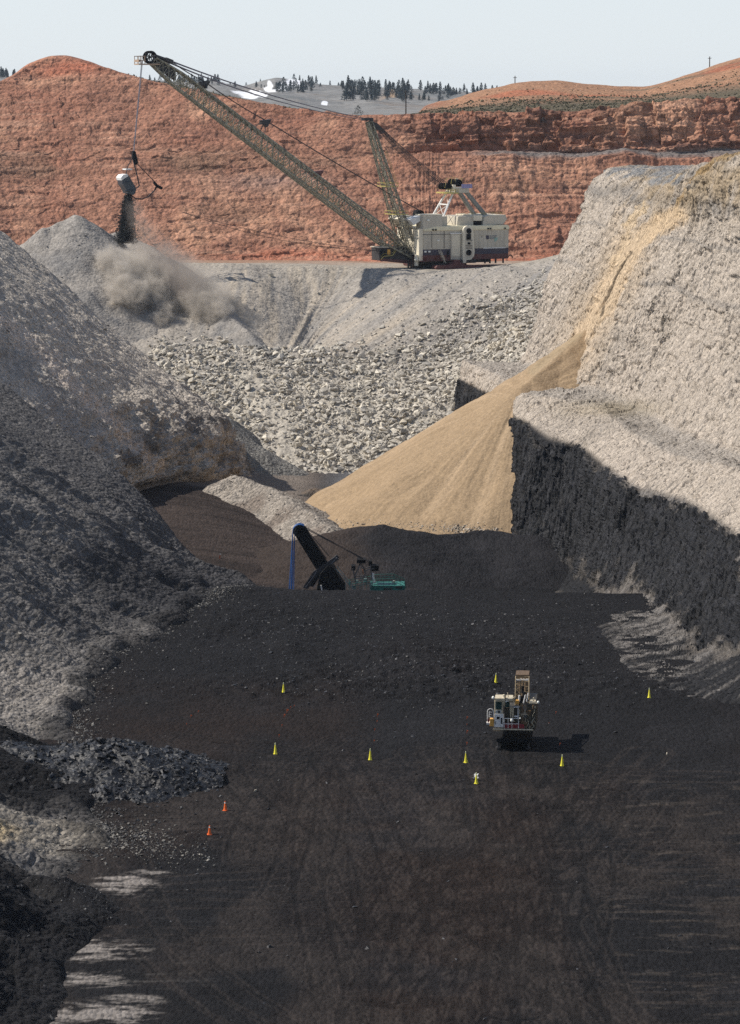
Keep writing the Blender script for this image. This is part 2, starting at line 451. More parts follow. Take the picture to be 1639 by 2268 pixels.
# level pale streaks at the left: wet glare painted into the floor colour
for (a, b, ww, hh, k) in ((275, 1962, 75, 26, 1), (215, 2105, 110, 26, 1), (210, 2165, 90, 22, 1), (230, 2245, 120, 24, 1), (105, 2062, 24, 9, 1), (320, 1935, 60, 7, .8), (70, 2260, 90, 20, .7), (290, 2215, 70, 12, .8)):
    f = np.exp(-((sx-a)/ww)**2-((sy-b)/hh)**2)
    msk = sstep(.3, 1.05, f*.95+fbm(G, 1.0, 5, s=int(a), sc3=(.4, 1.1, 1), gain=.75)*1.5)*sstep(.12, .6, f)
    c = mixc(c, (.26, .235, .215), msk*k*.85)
c = mixc(c, (.08, .075, .07), sstep(.55, .9, fbm(G, .7, 3, s=91, sc3=(.2, 1.2, 1))+.3)*sstep(-12, -30, Xg)*sstep(345, 300, Yg)*.6)
floorG, floorN = G, None
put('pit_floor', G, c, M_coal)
def floor_z(x, y):
    i = np.clip(np.searchsorted(ys, y), 0, len(ys)-1)
    j = np.clip(int(round((x/(46+.135*ys[i])+1)/2*(len(us)-1))), 0, len(us)-1)
    return float(floorG[i, j, 2])

# ---------------- right highwall
rows = []
def wrow(toe, tal, coal, lo, li, m1, m2, top, back):
    u = (toe[0]-6, toe[1], toe[2]-4)
    rows.append([u, toe, tal, coal, lo, li, m1, m2, top, back, (330, back[1], 76)])
wrow((86, 230, 0), (96, 230, 7), (106, 232, 14), (112, 233, 20), (122, 234, 21), (131, 234, 38), (142, 235, 60), (152, 236, 80), (190, 236, 80))
wrow((77, 300, 0), (86, 300, 7), (95, 302, 14), (101, 303, 20), (110, 304, 21), (118, 305, 38), (128, 306, 60), (139, 306, 82), (180, 306, 82))
wrow((68, 380, 0), (76, 380, 7), (82, 382, 14), (89, 383, 20), (96, 384, 21), (104, 385, 38), (114, 386, 60), (124, 386, 82), (170, 386, 82))
wrow((59, 430, 0), (66, 432, 7), (74, 434, 14), (82, 436, 20), (88, 438, 21), (96, 438, 38), (106, 440, 60), (117, 440, 82), (160, 440, 82))
wrow(PZ(1475, 1530, 0), P(1560, 1430, 478), P(1645, 1290, 488), (76, 500, 20), (80, 500, 21), (89, 500, 38), (99, 500, 60), (111, 500, 82), (160, 500, 82))
wrow(PZ(1390, 1475, 0), P(1510, 1385, 496), P(1641, 1205, 512), (74, 520, 19), (78, 524, 21), (87, 524, 38), (96, 524, 60), (107, 524, 82), (160, 530, 82))
wrow(PZ(1330, 1385, 0), P(1430, 1322, 530), P(1515, 1118, 560), P(1639, 1040, 558), P(1645, 1008, 575), (84, 575, 38), (93, 575, 60), (102, 580, 82), (150, 580, 82))
wrow(PZ(1290, 1330, -6), P(1345, 1300, 572), P(1400, 1085, 582), P(1500, 1010, 590), P(1500, 955, 615), P(1620, 780, 620), (85, 622, 60), (95, 625, 82), (150, 630, 81))
wrow(PZ(1240, 1292, -14), P(1262, 1255, 632), P(1285, 1003, 645), P(1400, 960, 630), P(1400, 890, 675), P(1520, 690, 668), P(1590, 500, 668), P(1640, 342, 668), (150, 670, 80))
wrow(P(1128, 1232, 666), P(1140, 1200, 666), P(1208, 980, 664), P(1330, 905, 676), P(1330, 862, 705), P(1450, 672, 688), P(1530, 500, 688), P(1600, 355, 685), (150, 690, 79))
wrow(P(1106, 1192, 692), P(1120, 1162, 692), P(1168, 948, 686), P(1225, 882, 700), P(1275, 845, 722), P(1400, 655, 710), P(1480, 500, 708), P(1555, 368, 704), (150, 705, 79))
wrow(P(1100, 1175, 706), P(1112, 1150, 706), P(1135, 930, 705), P(1150, 868, 715), P(1262, 822, 735), P(1360, 640, 728), P(1440, 500, 726), P(1532, 386, 722), (150, 722, 77))
wrow(P(1050, 1110, 750), P(1062, 1080, 750), P(1080, 880, 755), P(1100, 830, 758), P(1200, 812, 765), P(1290, 620, 768), P(1370, 480, 772), P(1470, 384, 780), (150, 780, 74))
wrow(P(1002, 1040, 798), P(1006, 1010, 798), P(1019, 846, 800), P(1030, 800, 803), P(1152, 800, 788), P(1212, 630, 808), P(1282, 490, 825), P(1355, 377, 850), (150, 850, 71))
wrow((26, 812, -18), (27, 812, -10), (31, 814, 12), (34, 818, 16), (50, 812, 18), (58, 835, 38), (69, 850, 54), (80, 872, 64), (150, 872, 64))
wrow((60, 825, -20), (60, 825, -14), (62, 830, 0), (64, 834, 4), (72, 840, 6), (82, 862, 20), (92, 880, 34), (102, 900, 42), (150, 900, 42))
su = [.3, .5, .5, .5, .6, 1, 1.2, 1.4, 1.2, .8, .6, 1.4, 1.4, .5, .3]
sv = [.1, .5, 1.8, .7, .5, 1.1, 1.1, 1.1, .4, .3]
G, U, V = loft(rows, 1250, 640, su, sv)
Nn = up_normals(G)
coalm = sstep(3.04, 2.99, V+fbm(G, .16, 6, s=3, gain=.66)*.42)*sstep(1.75, 2.15, V+.5*fbm(G, .2, 3, s=8))
face = sstep(3.0, 3.2, V); ledge = sstep(3.9, 4.1, V)*sstep(5.1, 4.9, V)
up = sstep(4.9, 5.3, V)*sstep(8.2, 7.8, V)
dsp = coalm*(fbm(G, .8, 4, s=12, sc3=(1, 1, .16), ridge=True, gain=.6)*1.1+fbm(G, .2, 3, s=13, sc3=(1, 1, .3))*.9)
chips = fbm(G, .5, 5, s=21, ridge=True, gain=.68, sc3=(1, 1, .8))
dsp += (up+.7*face*(1-ledge)*(1-up))*(1-coalm)*(chips*.65+fbm(G, .07, 3, s=24)*1.5)
dsp += (up+.6*face*(1-up))*(1-coalm)*(cells(G, .20, 91, (1, 1, 1.3))*.55+cells(G, .55, 93, (1, 1, 1.2))*.30)
dsp += coalm*(cells(G, .7, 95, (1, 1, .07), .3)*.35+cells(G, .25, 97, (1, 1, .2), .4)*.4)
dsp += ledge*fbm(G, .3, 4, s=28)*.5
dsp += (1-coalm)*(1-face)*(fbm(G, .5, 4, s=30)*.5+fbm(G, .35, 3, s=33, sc3=(.4, 2, .4))*.5)
# slots and overhangs in the bare face
sx, sy = PR(G)
_ch = seg_dist(sx, sy, [(1500, 478), (1455, 510), (1400, 560), (1368, 615), (1345, 665), (1318, 705), (1290, 745), (1270, 790)])
dsp = dsp*(1-.75*sstep(20, 8, _ch))+.35*sstep(24, 8, _ch)-.7*sstep(3, 1, _ch)*(sy < 700)*(sy > 560)
G = G+Nn*dsp[..., None]
fine = fbm(G, .9, 4, s=44, gain=.6)
c = C3(G, PALE)
c = mixc(c, (.38, .335, .285), sstep(-.1, .5, fbm(G, .06, 4, s=47))*.6)
c = mixc(c, (.20, .19, .18), sstep(.25, .6, fbm(G, .5, 4, s=49, gain=.65))*.45)
c = mixc(c, (.34, .31, .275), ledge*.7)
# strata in the upper face: thin darker shale beds, tan weathered top
bed = G[..., 2]+fbm(G, .03, 3, s=53)*3
c = mixc(c, (.20, .19, .18), (np.exp(-((bed-47)/.6)**2)*.45+np.exp(-((bed-58)/.4)**2)*.5+np.exp(-((bed-67)/1.6)**2)*.6)*up)
tanm = sstep(60, 69, bed+fbm(G, .08, 4, s=57)*7)
c = mixc(c, (.36, .275, .175), tanm*sstep(1340, 1410, sx+fbm(G, .1, 3, s=59)*40)*sstep(-.5, .3, fbm(G, .12, 4, s=58))*.85)
c = mixc(c, (.23, .235, .24), sstep(70.3, 71.3, bed)*sstep(1560, 1500, sx)*sstep(-.3, .1, fbm(G, .2, 3, s=61))*.9)
c = mixc(c, (.20, .205, .215), np.exp(-((sx-1450)/40)**2-((sy-505)/16)**2)*.9)
c = mixc(c, (.33, .22, .10), sstep(8, 2, seg_dist(sx, sy, [(1640, 343), (1575, 366), (1530, 400), (1505, 450), (1500, 480)])+fine*4)*.8)
# the sand chute
ch = seg_dist(sx, sy, [(1500, 478), (1455, 510), (1400, 560), (1368, 615), (1345, 665), (1318, 705), (1290, 745), (1270, 790)])
ch2 = seg_dist(sx, sy, [(1428, 458), (1405, 490), (1388, 540), (1372, 590)])
c = mixc(c, (.60, .45, .29), sstep(30, 11, ch+fbm(G, .3, 3, s=63)*9)*.95)
c = mixc(c, (.58, .44, .27), sstep(15, 5, ch2+fbm(G, .3, 3, s=65)*14)*.75)
wide = seg_dist(sx, sy, [(1400, 540), (1340, 660), (1280, 780)])
c = mixc(c, (.56, .435, .30), sstep(85, 15, wide+fbm(G, .08, 3, s=67)*30)*.6)
c = mixc(c, (.12, .09, .06), sstep(3.2, 1.2, seg_dist(sx, sy, [(1405, 560), (1380, 590), (1362, 625), (1345, 660), (1335, 700)])+fine*2)*.8)
c = mixc(c, (.33, .27, .17), np.exp(-((sx-1350)/110)**2-((sy-905)/18)**2)*.55)
c = mixc(c, (.021, .0215, .025), coalm)
c *= (1+coalm*fbm(G, 1.0, 4, s=73, sc3=(1, 1, .14), gain=.65)*1.1)[..., None]
c = mixc(c, (.07, .066, .065), coalm*sstep(.35, .6, fbm(G, .7, 3, s=74, sc3=(1, 1, .1)))*.5)
tal = (1-face)*(1-coalm)*sstep(.4, .9, V)
c = mixc(c, (.02, .02, .021), tal*sstep(1340, 1290, sx))
Qt = np.stack([G[..., 0]*.12, G[..., 1]-.9*G[..., 0], G[..., 2]*.2], -1)
palt = sstep(-.15, .45, fbm(Qt, .55, 5, s=79, gain=.65)+.25*sstep(1270, 1400, sx)-.25*sstep(1500, 1560, sx)-.35*sstep(1420, 1560, sy))
c = mixc(c, (.026, .026, .028), tal)
c = mixc(c, (.26, .24, .22), tal*palt*sstep(1300, 1370, sx)*.8)
c *= (1+fine*.16)[..., None]
wallG, wallN, wallV, wallC = G, Nn, V, c
hw = put('highwall', G, c, M_wall)
hw.data.materials.append(M_coalwall)
fm = coalm.ravel()[grid_faces(*G.shape[:2])].mean(1) > .5
hw.data.polygons.foreach_set('material_index', fm.astype(np.int32))

# ---------------- left slope, near pile (L1)
rows = []
def lrow(pts): rows.append([(pts[0][0]+5, pts[0][1], pts[0][2]-4)]+pts+[(pts[-1][0]-30, pts[-1][1]+4, pts[-1][2]+14), (-330, pts[-1][1]+30, 68)])
def lstd(Y, tx, zs=1.0, tz=0.0, k=1.0):
    lrow([(tx-o*k, Y, tz+z*zs) for o, z in ((-3, -.2), (2.5, .9), (8, 4.6), (15, 10), (24, 16.5), (34, 24), (46, 33), (64, 44))])
lstd(225, -30); lstd(262, -33); lstd(283, -36); lstd(300, -36); lstd(318, -35); lstd(338, -37, .5); lstd(360, -38, .45); lstd(381, -38, .45); lstd(405, -42, .45)
lstd(421, -47, .5); lstd(442, -47, .6); lstd(463, -45.5, .85); lstd(495, -41); lstd(520, -34, .95)
lrow([PZ(520, 1312, 0), P(482, 1285, 545), P(440, 1262, 550), P(375, 1225, 553), P(295, 1150, 556), P(195, 1075, 560), P(70, 992, 565), P(-70, 905, 571)])
lrow([P(532, 1303, 547), P(492, 1278, 554), P(450, 1250, 560), P(398, 1205, 566), P(330, 1120, 574), P(238, 1028, 584), P(128, 950, 596), P(0, 852, 608)])
lrow([(-26, 562, -12), (-31, 566, -9), (-38, 572, -5), (-46, 580, 1), (-56, 590, 7), (-68, 602, 14), (-82, 616, 22), (-100, 630, 32)])
G, U, V = loft(rows, 700, 420, [.2, .4, .5, .5, .7, .7, .7, .8, .7, .7, .7, .9, .9, .9, .8, .4], [.1, .7, .8, 1, 1.1, 1.1, .8, .6, .3, .1])
Nn = up_normals(G)
sx, sy = PR(G)
tj = fbm(G*np.array([0, 1, 0]), .075, 3, s=101)
G[..., 0] += tj*6*sstep(4.5, 1.2, V)*sstep(0, 1, V)
butt = fbm(G, .055, 3, s=103, sc3=(.5, 1.6, .5), ridge=True)
bm_ = sstep(.8, 1.6, V)
dsp = bm_*((butt-.1)*2.6*(1-.8*sstep(545, 575, G[..., 1]))+fbm(G, .3, 4, s=107, ridge=True, gain=.6)*.32+fbm(G, 1.1, 3, s=111)*.3)
G = G+Nn*dsp[..., None]
Yv = G[..., 1]+fbm(G, .05, 3, s=113)*14
c = C3(G, (.155, .146, .138))
c = mixc(c, (.072, .070, .072), sstep(-.15, .4, fbm(G, .07, 4, s=117, sc3=(.5, 1.3, .6)))*.85)
c = mixc(c, (.30, .275, .25), sstep(.2, .5, fbm(G, .16, 4, s=119))*.35)
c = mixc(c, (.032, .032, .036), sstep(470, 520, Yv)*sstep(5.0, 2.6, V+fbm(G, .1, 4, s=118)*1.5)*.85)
c = mixc(c, (.15, .14, .13), sstep(420, 450, Yv)*sstep(500, 470, Yv)*.5)
c = mixc(c, (.25, .228, .205), sstep(408, 418, Yv)*sstep(462, 440, Yv)*sstep(1.3, 2.0, V)*.9)
c = mixc(c, COALC*1.1, sstep(362, 372, Yv)*sstep(412, 402, Yv))
c = mixc(c, (.25, .225, .19), sstep(338, 346, Yv)*sstep(366, 358, Yv)*.85)
c = mixc(c, (.42, .33, .20), sstep(336, 342, Yv)*sstep(356, 348, Yv)*sstep(2.4, 3.2, V)*.9)
c = mixc(c, COALC*1.5, sstep(338, 330, Yv))
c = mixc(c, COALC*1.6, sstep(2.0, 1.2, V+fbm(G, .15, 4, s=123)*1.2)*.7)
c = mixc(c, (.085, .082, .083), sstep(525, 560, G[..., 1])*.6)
c *= (1+fbm(G, 1.1, 4, s=127, gain=.7)*.45)[..., None]
l1G, l1N, l1V, l1Y = G, Nn, V, Yv
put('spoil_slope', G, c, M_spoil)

# ---------------- left slope, middle pile (L2)
rows = []
def mrow(Y): lrow([(x, Y, z) for x, z in ((-47, -9), (-52, -1), (-57, 4), (-66, 12), (-80, 24), (-96, 38), (-110, 50), (-134, 68))])
lrow([(-72, 600, -14), (-77, 600, -10), (-82, 600, -4), (-88, 600, 2), (-96, 600, 10), (-106, 600, 20), (-118, 600, 32), (-136, 600, 48)])
lrow([(-70, 650, -14), (-74, 650, -9), (-78, 650, -3), (-84, 650, 4), (-92, 650, 13), (-102, 650, 24), (-114, 650, 36), (-132, 650, 52)])
lrow([P(286, 1088, 712), P(262, 1052, 708), P(236, 1015, 706), P(196, 965, 704), P(128, 888, 704), P(40, 800, 706), P(-50, 700, 708), P(-190, 570, 710)])
lrow([P(375, 1070, 728), P(342, 1028, 728), P(315, 975, 726), P(252, 895, 726), P(168, 805, 728), P(65, 700, 732), P(-35, 610, 736), P(-185, 490, 740)])
lrow([P(452, 1070, 742), P(420, 1012, 742), P(395, 955, 745), P(315, 870, 752), P(210, 770, 760), P(90, 655, 768), P(-20, 565, 775), P(-170, 450, 780)])
lrow([P(484, 1070, 752), P(470, 1030, 757), P(462, 965, 762), P(372, 872, 780), P(245, 760, 795), P(105, 635, 805), P(-10, 545, 812), P(-160, 435, 820)])
lrow([P(505, 1058, 768), P(500, 1000, 772), P(488, 948, 778), P(392, 850, 805), P(250, 738, 830), P(100, 600, 845), P(0, 520, 855), P(-150, 410, 865)])
lrow([(-32, 782, -14), (-37, 790, -8), (-44, 800, 0), (-62, 838, 6), (-82, 862, 16), (-104, 880, 30), (-122, 890, 42), (-146, 900, 56)])
lrow([(-30, 800, -18), (-36, 812, -18), (-44, 826, -14), (-62, 858, -8), (-82, 884, 2), (-104, 900, 16), (-122, 910, 28), (-146, 920, 42)])
G, U, V = loft(rows, 460, 420, [.2, .4, .7, 1, .8, .8, .3, .3], [.1, .7, .7, 1.1, 1.2, 1.2, .9, .5, .3, .1])
Nn = up_normals(G); sx, sy = PR(G)
low = sstep(4.4, 3.0, V)
dsp = sstep(.8, 1.4, V)*(low*(sstep(3.4, 2.4, V)*fbm(G, .16, 4, s=130, sc3=(.45, .45, 2.0), ridge=True, gain=.6)*1.6+fbm(G, .09, 4, s=131, ridge=True, gain=.6)*3.2+fbm(G, .4, 3, s=133, sc3=(1, 1, .4), ridge=True)*.8)+fbm(G, .05, 3, s=137, sc3=(.5, 1.4, .5), ridge=True)*1.2+fbm(G, .35, 4, s=139)*.7)
G = G+Nn*dsp[..., None]
c = C3(G, (.46, .405, .34))
c = mixc(c, (.29, .265, .24), sstep(-.2, .35, fbm(G, .06, 4, s=141, sc3=(.6, 1.3, .6)))*.6)
c = mixc(c, (.56, .50, .43), sstep(.1, .5, fbm(G, .12, 3, s=143))*.5)
c = mixc(c, (.12, .11, .105), low*sstep(-.05, .3, fbm(G, .14, 4, s=145, sc3=(.6, .6, 1.6)))*.8)  # dark patches paint overhang shadow into the lower slope
c = mixc(c, (.27, .235, .185), low*sstep(.2, .5, fbm(G, .1, 3, s=147))*.4)
hr = seg_dist(sx, sy, [(-10, 700), (60, 760), (110, 800), (150, 850), (230, 920), (330, 1050)])
c = mixc(c, (.60, .50, .41), sstep(26, 8, hr+fbm(G, .2, 3, s=151)*14)*.8)
c *= (1+fbm(G, .9, 4, s=153, gain=.7)*.4)[..., None]
l2G, l2N, l2V = G, Nn, V
put('spoil_slope', G, c, M_spoil)

# ---------------- far spoil: rubble slope, bench slope, dragline bench
def s2(rowY, dys, dxs):
    return [P(x, y, Y) if not isinstance(Y, tuple) else Y for x, y, Y in zip(dxs, dys, rowY if isinstance(rowY, list) else [rowY]*len(dxs))]
dxs = [-260, 60, 250, 380, 490, 590, 690, 790, 890, 990, 1090, 1180, 1260, 1420, 1700]
rows = [
 s2(798, [1075]*15, dxs),
 s2(818, [1046, 1046, 1046, 1046, 1046, 1046, 1045, 1044, 1044, 1040, 1035, 1030, 1020, 1010, 1000], dxs),
 s2(842, [955, 955, 950, 948, 950, 955, 958, 958, 955, 950, 930, 900, 880, 860, 850], dxs),
 s2(866, [860, 860, 862, 862, 865, 868, 870, 870, 866, 855, 820, 775, 740, 700, 680], dxs),
 s2(890, [790, 788, 785, 784, 782, 780, 778, 785, 782, 770, 742, 695, 650, 600, 580], dxs),
 s2(908, [740, 740, 738, 735, 738, 752, 776, 742, 708, 690, 664, 645, 600, 560, 540], dxs),
 s2(930, [680, 680, 675, 670, 664, 674, 728, 690, 652, 638, 622, 605, 575, 530, 510], dxs),
 s2(952, [625, 625, 622, 620, 614, 618, 660, 636, 616, 613, 602, 588, 562, 520, 500], dxs),
 s2(968, [592, 592, 590, 586, 587, 589, 591, 596, 602, 602, 596, 583, 560, 515, 495], dxs),
 s2(976, [586, 586, 584, 583, 584, 585, 587, 592, 598, 600, 594, 578, 557, 513, 493], dxs),
 [(x, 1060, 33.2) for x in [p[0] for p in s2(976, [590]*15, dxs)]],
 [(x, 1250, 33.0) for x in [p[0] for p in s2(976, [590]*15, dxs)]],
]
G, U, V = loft(rows, 560, 760, [.15, 1, 1, 1, .9, .9, .9, .6, .15, .3, .1])
G[..., 2] = np.where(U > 9.3, np.minimum(G[..., 2], 33.6+0*U), G[..., 2])
sx, sy = PR(G)
Nn = up_normals(G)
slope = sstep(3.4, 4.6, U)*sstep(9.0, 8.3, U)
wr = sstep(660, 760, sx-(sy-690)*-.6)
uu = (1-wr)*((sx-620)/(1+(sy-590)/420.)+620)+wr*(sx+1.55*(sy-600))+0*sx
Q_ = np.stack([uu/7.5, G[..., 1]*.06, 0*uu], -1)
rill = fbm(Q_, .14, 4, s=161, gain=.6)
dsp = slope*(rill*.75+fbm(G, .05, 3, s=163, sc3=(1.2, .5, .5))*1.6+fbm(G, .5, 3, s=165)*.35)+sstep(4.6, 3.6, U)*(fbm(G, .12, 4, s=167)*1.5+fbm(G, .5, 3, s=168, ridge=True)*.5)
G = G+Nn*dsp[..., None]
c = C3(G, (.33, .30, .262))
rl = fbm(Q_, .30, 4, s=171, gain=.6)
c = mixc(c, (.44, .37, .285), sstep(-.05, .4, rl)*sstep(400, 480, sx)*sstep(980, 860, sx)*slope*.85)
c = mixc(c, (.37, .335, .285), sstep(.05, .5, rl)*slope*.5)
c = mixc(c, (.19, .188, .188), sstep(.1, .5, -rl)*slope*.55)
c = mixc(c, (.36, .32, .26), sstep(6.8, 8.6, U)*.5)
c = mixc(c, (.46, .42, .355), sstep(4.0, 3.2, U)*.85)
c = mixc(c, (.30, .15, .085), sstep(9.4, 9.8, U+fbm(G, .05, 3, s=173)*.3)*.7)
c *= (1+fbm(G, .6, 4, s=175, gain=.7)*.3)[..., None]
farG, farN, farU = G, Nn, U
put('bench_slope', G, c, M_bench)

# heightfield heaps
def heap(name, ridge, slope, x0, x1, y0, y1, n, m, mat, colf, amp=.6, fr=.25, rills=0., seed=0, zfloor=-20, **kw):
    X, Y = np.meshgrid(np.linspace(x0, x1, n), np.linspace(y0, y1, m), indexing='ij')
    Z = np.full(X.shape, -1e3)
    B = np.stack([X, Y, 0*X], -1)
    wob = 1+fbm(B, .06, 2, s=seed+1)*.12
    for a, b in zip(ridge[:-1], ridge[1:]):
        ex, ey = b[0]-a[0], b[1]-a[1]; L = ex*ex+ey*ey+1e-9
        t = np.clip(((X-a[0])*ex+(Y-a[1])*ey)/L, 0, 1)
        d = np.hypot(X-a[0]-t*ex, Y-a[1]-t*ey)
        d = np.sqrt(d*d+.6)-.77
        Z = np.maximum(Z, a[2]+(b[2]-a[2])*t-slope*wob*d)
    if rills:
        cxm, cym = ridge[0][0], ridge[0][1]
        th = np.arctan2(Y-cym, X-cxm); rr = np.hypot(X-cxm, Y-cym)
        Q = np.stack([th*16, rr*.03, 0*th], -1)
        Z = Z+fbm(Q, .8, 4, s=seed+7, gain=.6)*rills*sstep(2, 15, rr)
    Z = Z+fbm(B, fr, 4, s=seed+3)*amp
    Gh = np.stack([X, Y, Z], -1)
    o = put(name, Gh, colf(Gh), mat, clip=Z > zfloor, **kw)
    return o, Gh

def ccol(base, alt, s, extra=.35):
    def f(Gh):
        c = C3(Gh, base)
        c = mixc(c, alt, sstep(-.1, .45, fbm(Gh, .12, 4, s=s))*.7)
        return c*(1+fbm(Gh, .8, 4, s=s+9, gain=.7)*extra)[..., None]
    return f
heap('spoil_slope', [P(420, 868, 822), P(490, 940, 812), P(545, 1003, 808), P(598, 1052, 806)], .62, -75, -5, 770, 850, 200, 200, M_spoil, ccol((.23, .22, .20), (.12, .12, .12), 185), amp=.8, fr=.3, seed=36, zfloor=-17)
# far-left dump pile
DR = [P(60, 560, 935), P(100, 506, 945), P(165, 474, 950), P(200, 490, 960), P(222, 519, 968), P(262, 513, 970), P(330, 545, 962), P(400, 588, 948), P(474, 640, 932), (-45, 915, 24), (-33, 893, 15), (-29, 884, 11)]
_, dumpG = heap('spoil_heap', DR, .70, -175, 10, 850, 1010, 420, 330, M_bench, ccol((.31, .285, .255), (.20, .196, .192), 180), amp=.9, fr=.2, seed=30, rills=.5, zfloor=-6,
     kind='thing', label='grey spoil heap under the falling load, its crest sinking towards the rubble', cat='spoil heap')
# tan sand: upper fan on the ledge and the big cone
A_ = P(1157, 866, 716); B_ = P(1287, 748, 738)
def sandcol(Gh):
    c = C3(Gh, TAN)
    th = np.arctan2(Gh[..., 1]-A_[1], Gh[..., 0]-A_[0]); rr = np.hypot(Gh[..., 1]-A_[1], Gh[..., 0]-A_[0])
    Q = np.stack([th*14, rr*.05, 0*th], -1); s = fbm(Q, .9, 4, s=201, gain=.6)
    c = mixc(c, (.42, .31, .20), sstep(.0, .5, s)*.6); c = mixc(c, (.27, .195, .12), sstep(.1, .6, -s)*.6)
    sx, sy = PR(Gh)
    c = mixc(c, (.30, .235, .15), sstep(15, 5, seg_dist(sx, sy, [(1280, 742), (1235, 778), (1180, 822)])+s*6)*.6)
    return c*(1+fbm(Gh, .9, 3, s=205)*.12)[..., None]
_, sandG = heap('sand_pile', [(A_[0], A_[1], A_[2]+1.2), (A_[0]+3, A_[1]+4, A_[2]+3.2), (B_[0]-4, B_[1]-5, B_[2]-1.6), (B_[0]+1, B_[1], B_[2]+2)], .64, A_[0]-62, A_[0]+40, 640, 800, 440, 440, M_sand, sandcol, amp=.35, fr=.2, rills=.5, seed=40, zfloor=-17,
     kind='thing', label='tall cone of tan sand spilling off the pale highwall ledge', cat='sand pile')
# coal berm in front of the sand
bp_ = [(760, 1200), (800, 1166), (850, 1163), (900, 1175), (960, 1184), (1010, 1186), (1060, 1176), (1110, 1180), (1180, 1186), (1250, 1205)]
BR = [P(x, y, 652+3*math.sin(i*1.3)) for i, (x, y) in enumerate(bp_)]
_, bermG = heap('coal_berm', BR, .27, -62, 56, 606, 700, 420, 240, M_coal, lambda g: mixc(ccol(COALC*1.5, (.024, .023, .025), 220)(g), (.042, .032, .027), sstep(4, -9, g[..., 0]+fbm(g, .12, 3, s=225)*5)), amp=.7, fr=.18, seed=50, zfloor=-16,
     kind='thing', label='long black coal berm in front of the tan sand cone', cat='coal berm')
# grey gravel mound between the ramp and the sand
GR = [P(470, 1078, 722), P(515, 1052, 724), P(560, 1068, 718), P(600, 1078, 712), P(640, 1104, 700), P(690, 1140, 684), P(730, 1168, 672)]
_, gravG = heap('gravel_mound', GR, .55, -52, 12, 640, 752, 330, 330, M_spoil, ccol((.31, .275, .235), (.18, .145, .12), 240), amp=1.1, fr=.22, seed=60, zfloor=-16,
     kind='thing', label='lumpy grey gravel mound between the brown ramp and the sand', cat='gravel mound')
GR2 = [P(650, 1098, 760), P(700, 1082, 765), P(760, 1078, 768), P(800, 1096, 765)]
heap('gravel_mound', GR2, .5, -34, 8, 738, 788, 160, 160, M_spoil, ccol((.075, .068, .062), (.20, .15, .11), 250), amp=.9, fr=.3, seed=66, zfloor=-17,
     kind='thing', label='low dark mound of mixed earth beyond the grey gravel mound', cat='gravel mound')
# coal heap at the near left and dark berm in the corner
CR = [P(-80, 1640, 392), P(60, 1650, 390), P(170, 1652, 388), P(250, 1642, 388), P(300, 1660, 386), P(325, 1700, 382)]
_, cheapG = heap('coal_heap', CR, .33, -62, -20, 355, 418, 300, 300, M_coalrock, ccol(COALC*.9, (.026, .027, .030), 260), amp=.9, fr=.45, seed=70, zfloor=-.8,
     kind='thing', label='heap of blocky black coal lumps at the left pit edge', cat='coal heap')
CB = [P(-90, 2000, 322), P(-10, 1988, 322), P(70, 1948, 325), P(130, 1948, 325), P(175, 1975, 322), P(200, 2010, 318)]
_, cbG = heap('coal_berm', CB, .55, -58, -24, 296, 342, 260, 260, M_coal, ccol(COALC*1.2, (.035, .033, .032), 270), amp=.7, fr=.4, seed=80, zfloor=-.8,
     kind='thing', label='dark berm of coal waste at the left edge near the pale streaks', cat='coal berm')
CB2 = [P(-120, 2085, 303), P(-30, 2095, 302), P(30, 2110, 300), P(70, 2140, 298)]
heap('coal_berm', CB2, .5, -54, -30, 280, 318, 160, 160, M_coal, ccol(COALC*1.1, (.03, .03, .03), 280), amp=.5, fr=.5, seed=84, zfloor=-.8,
     kind='thing', label='low coal waste berm at the very left edge, nearest the viewer', cat='coal berm')

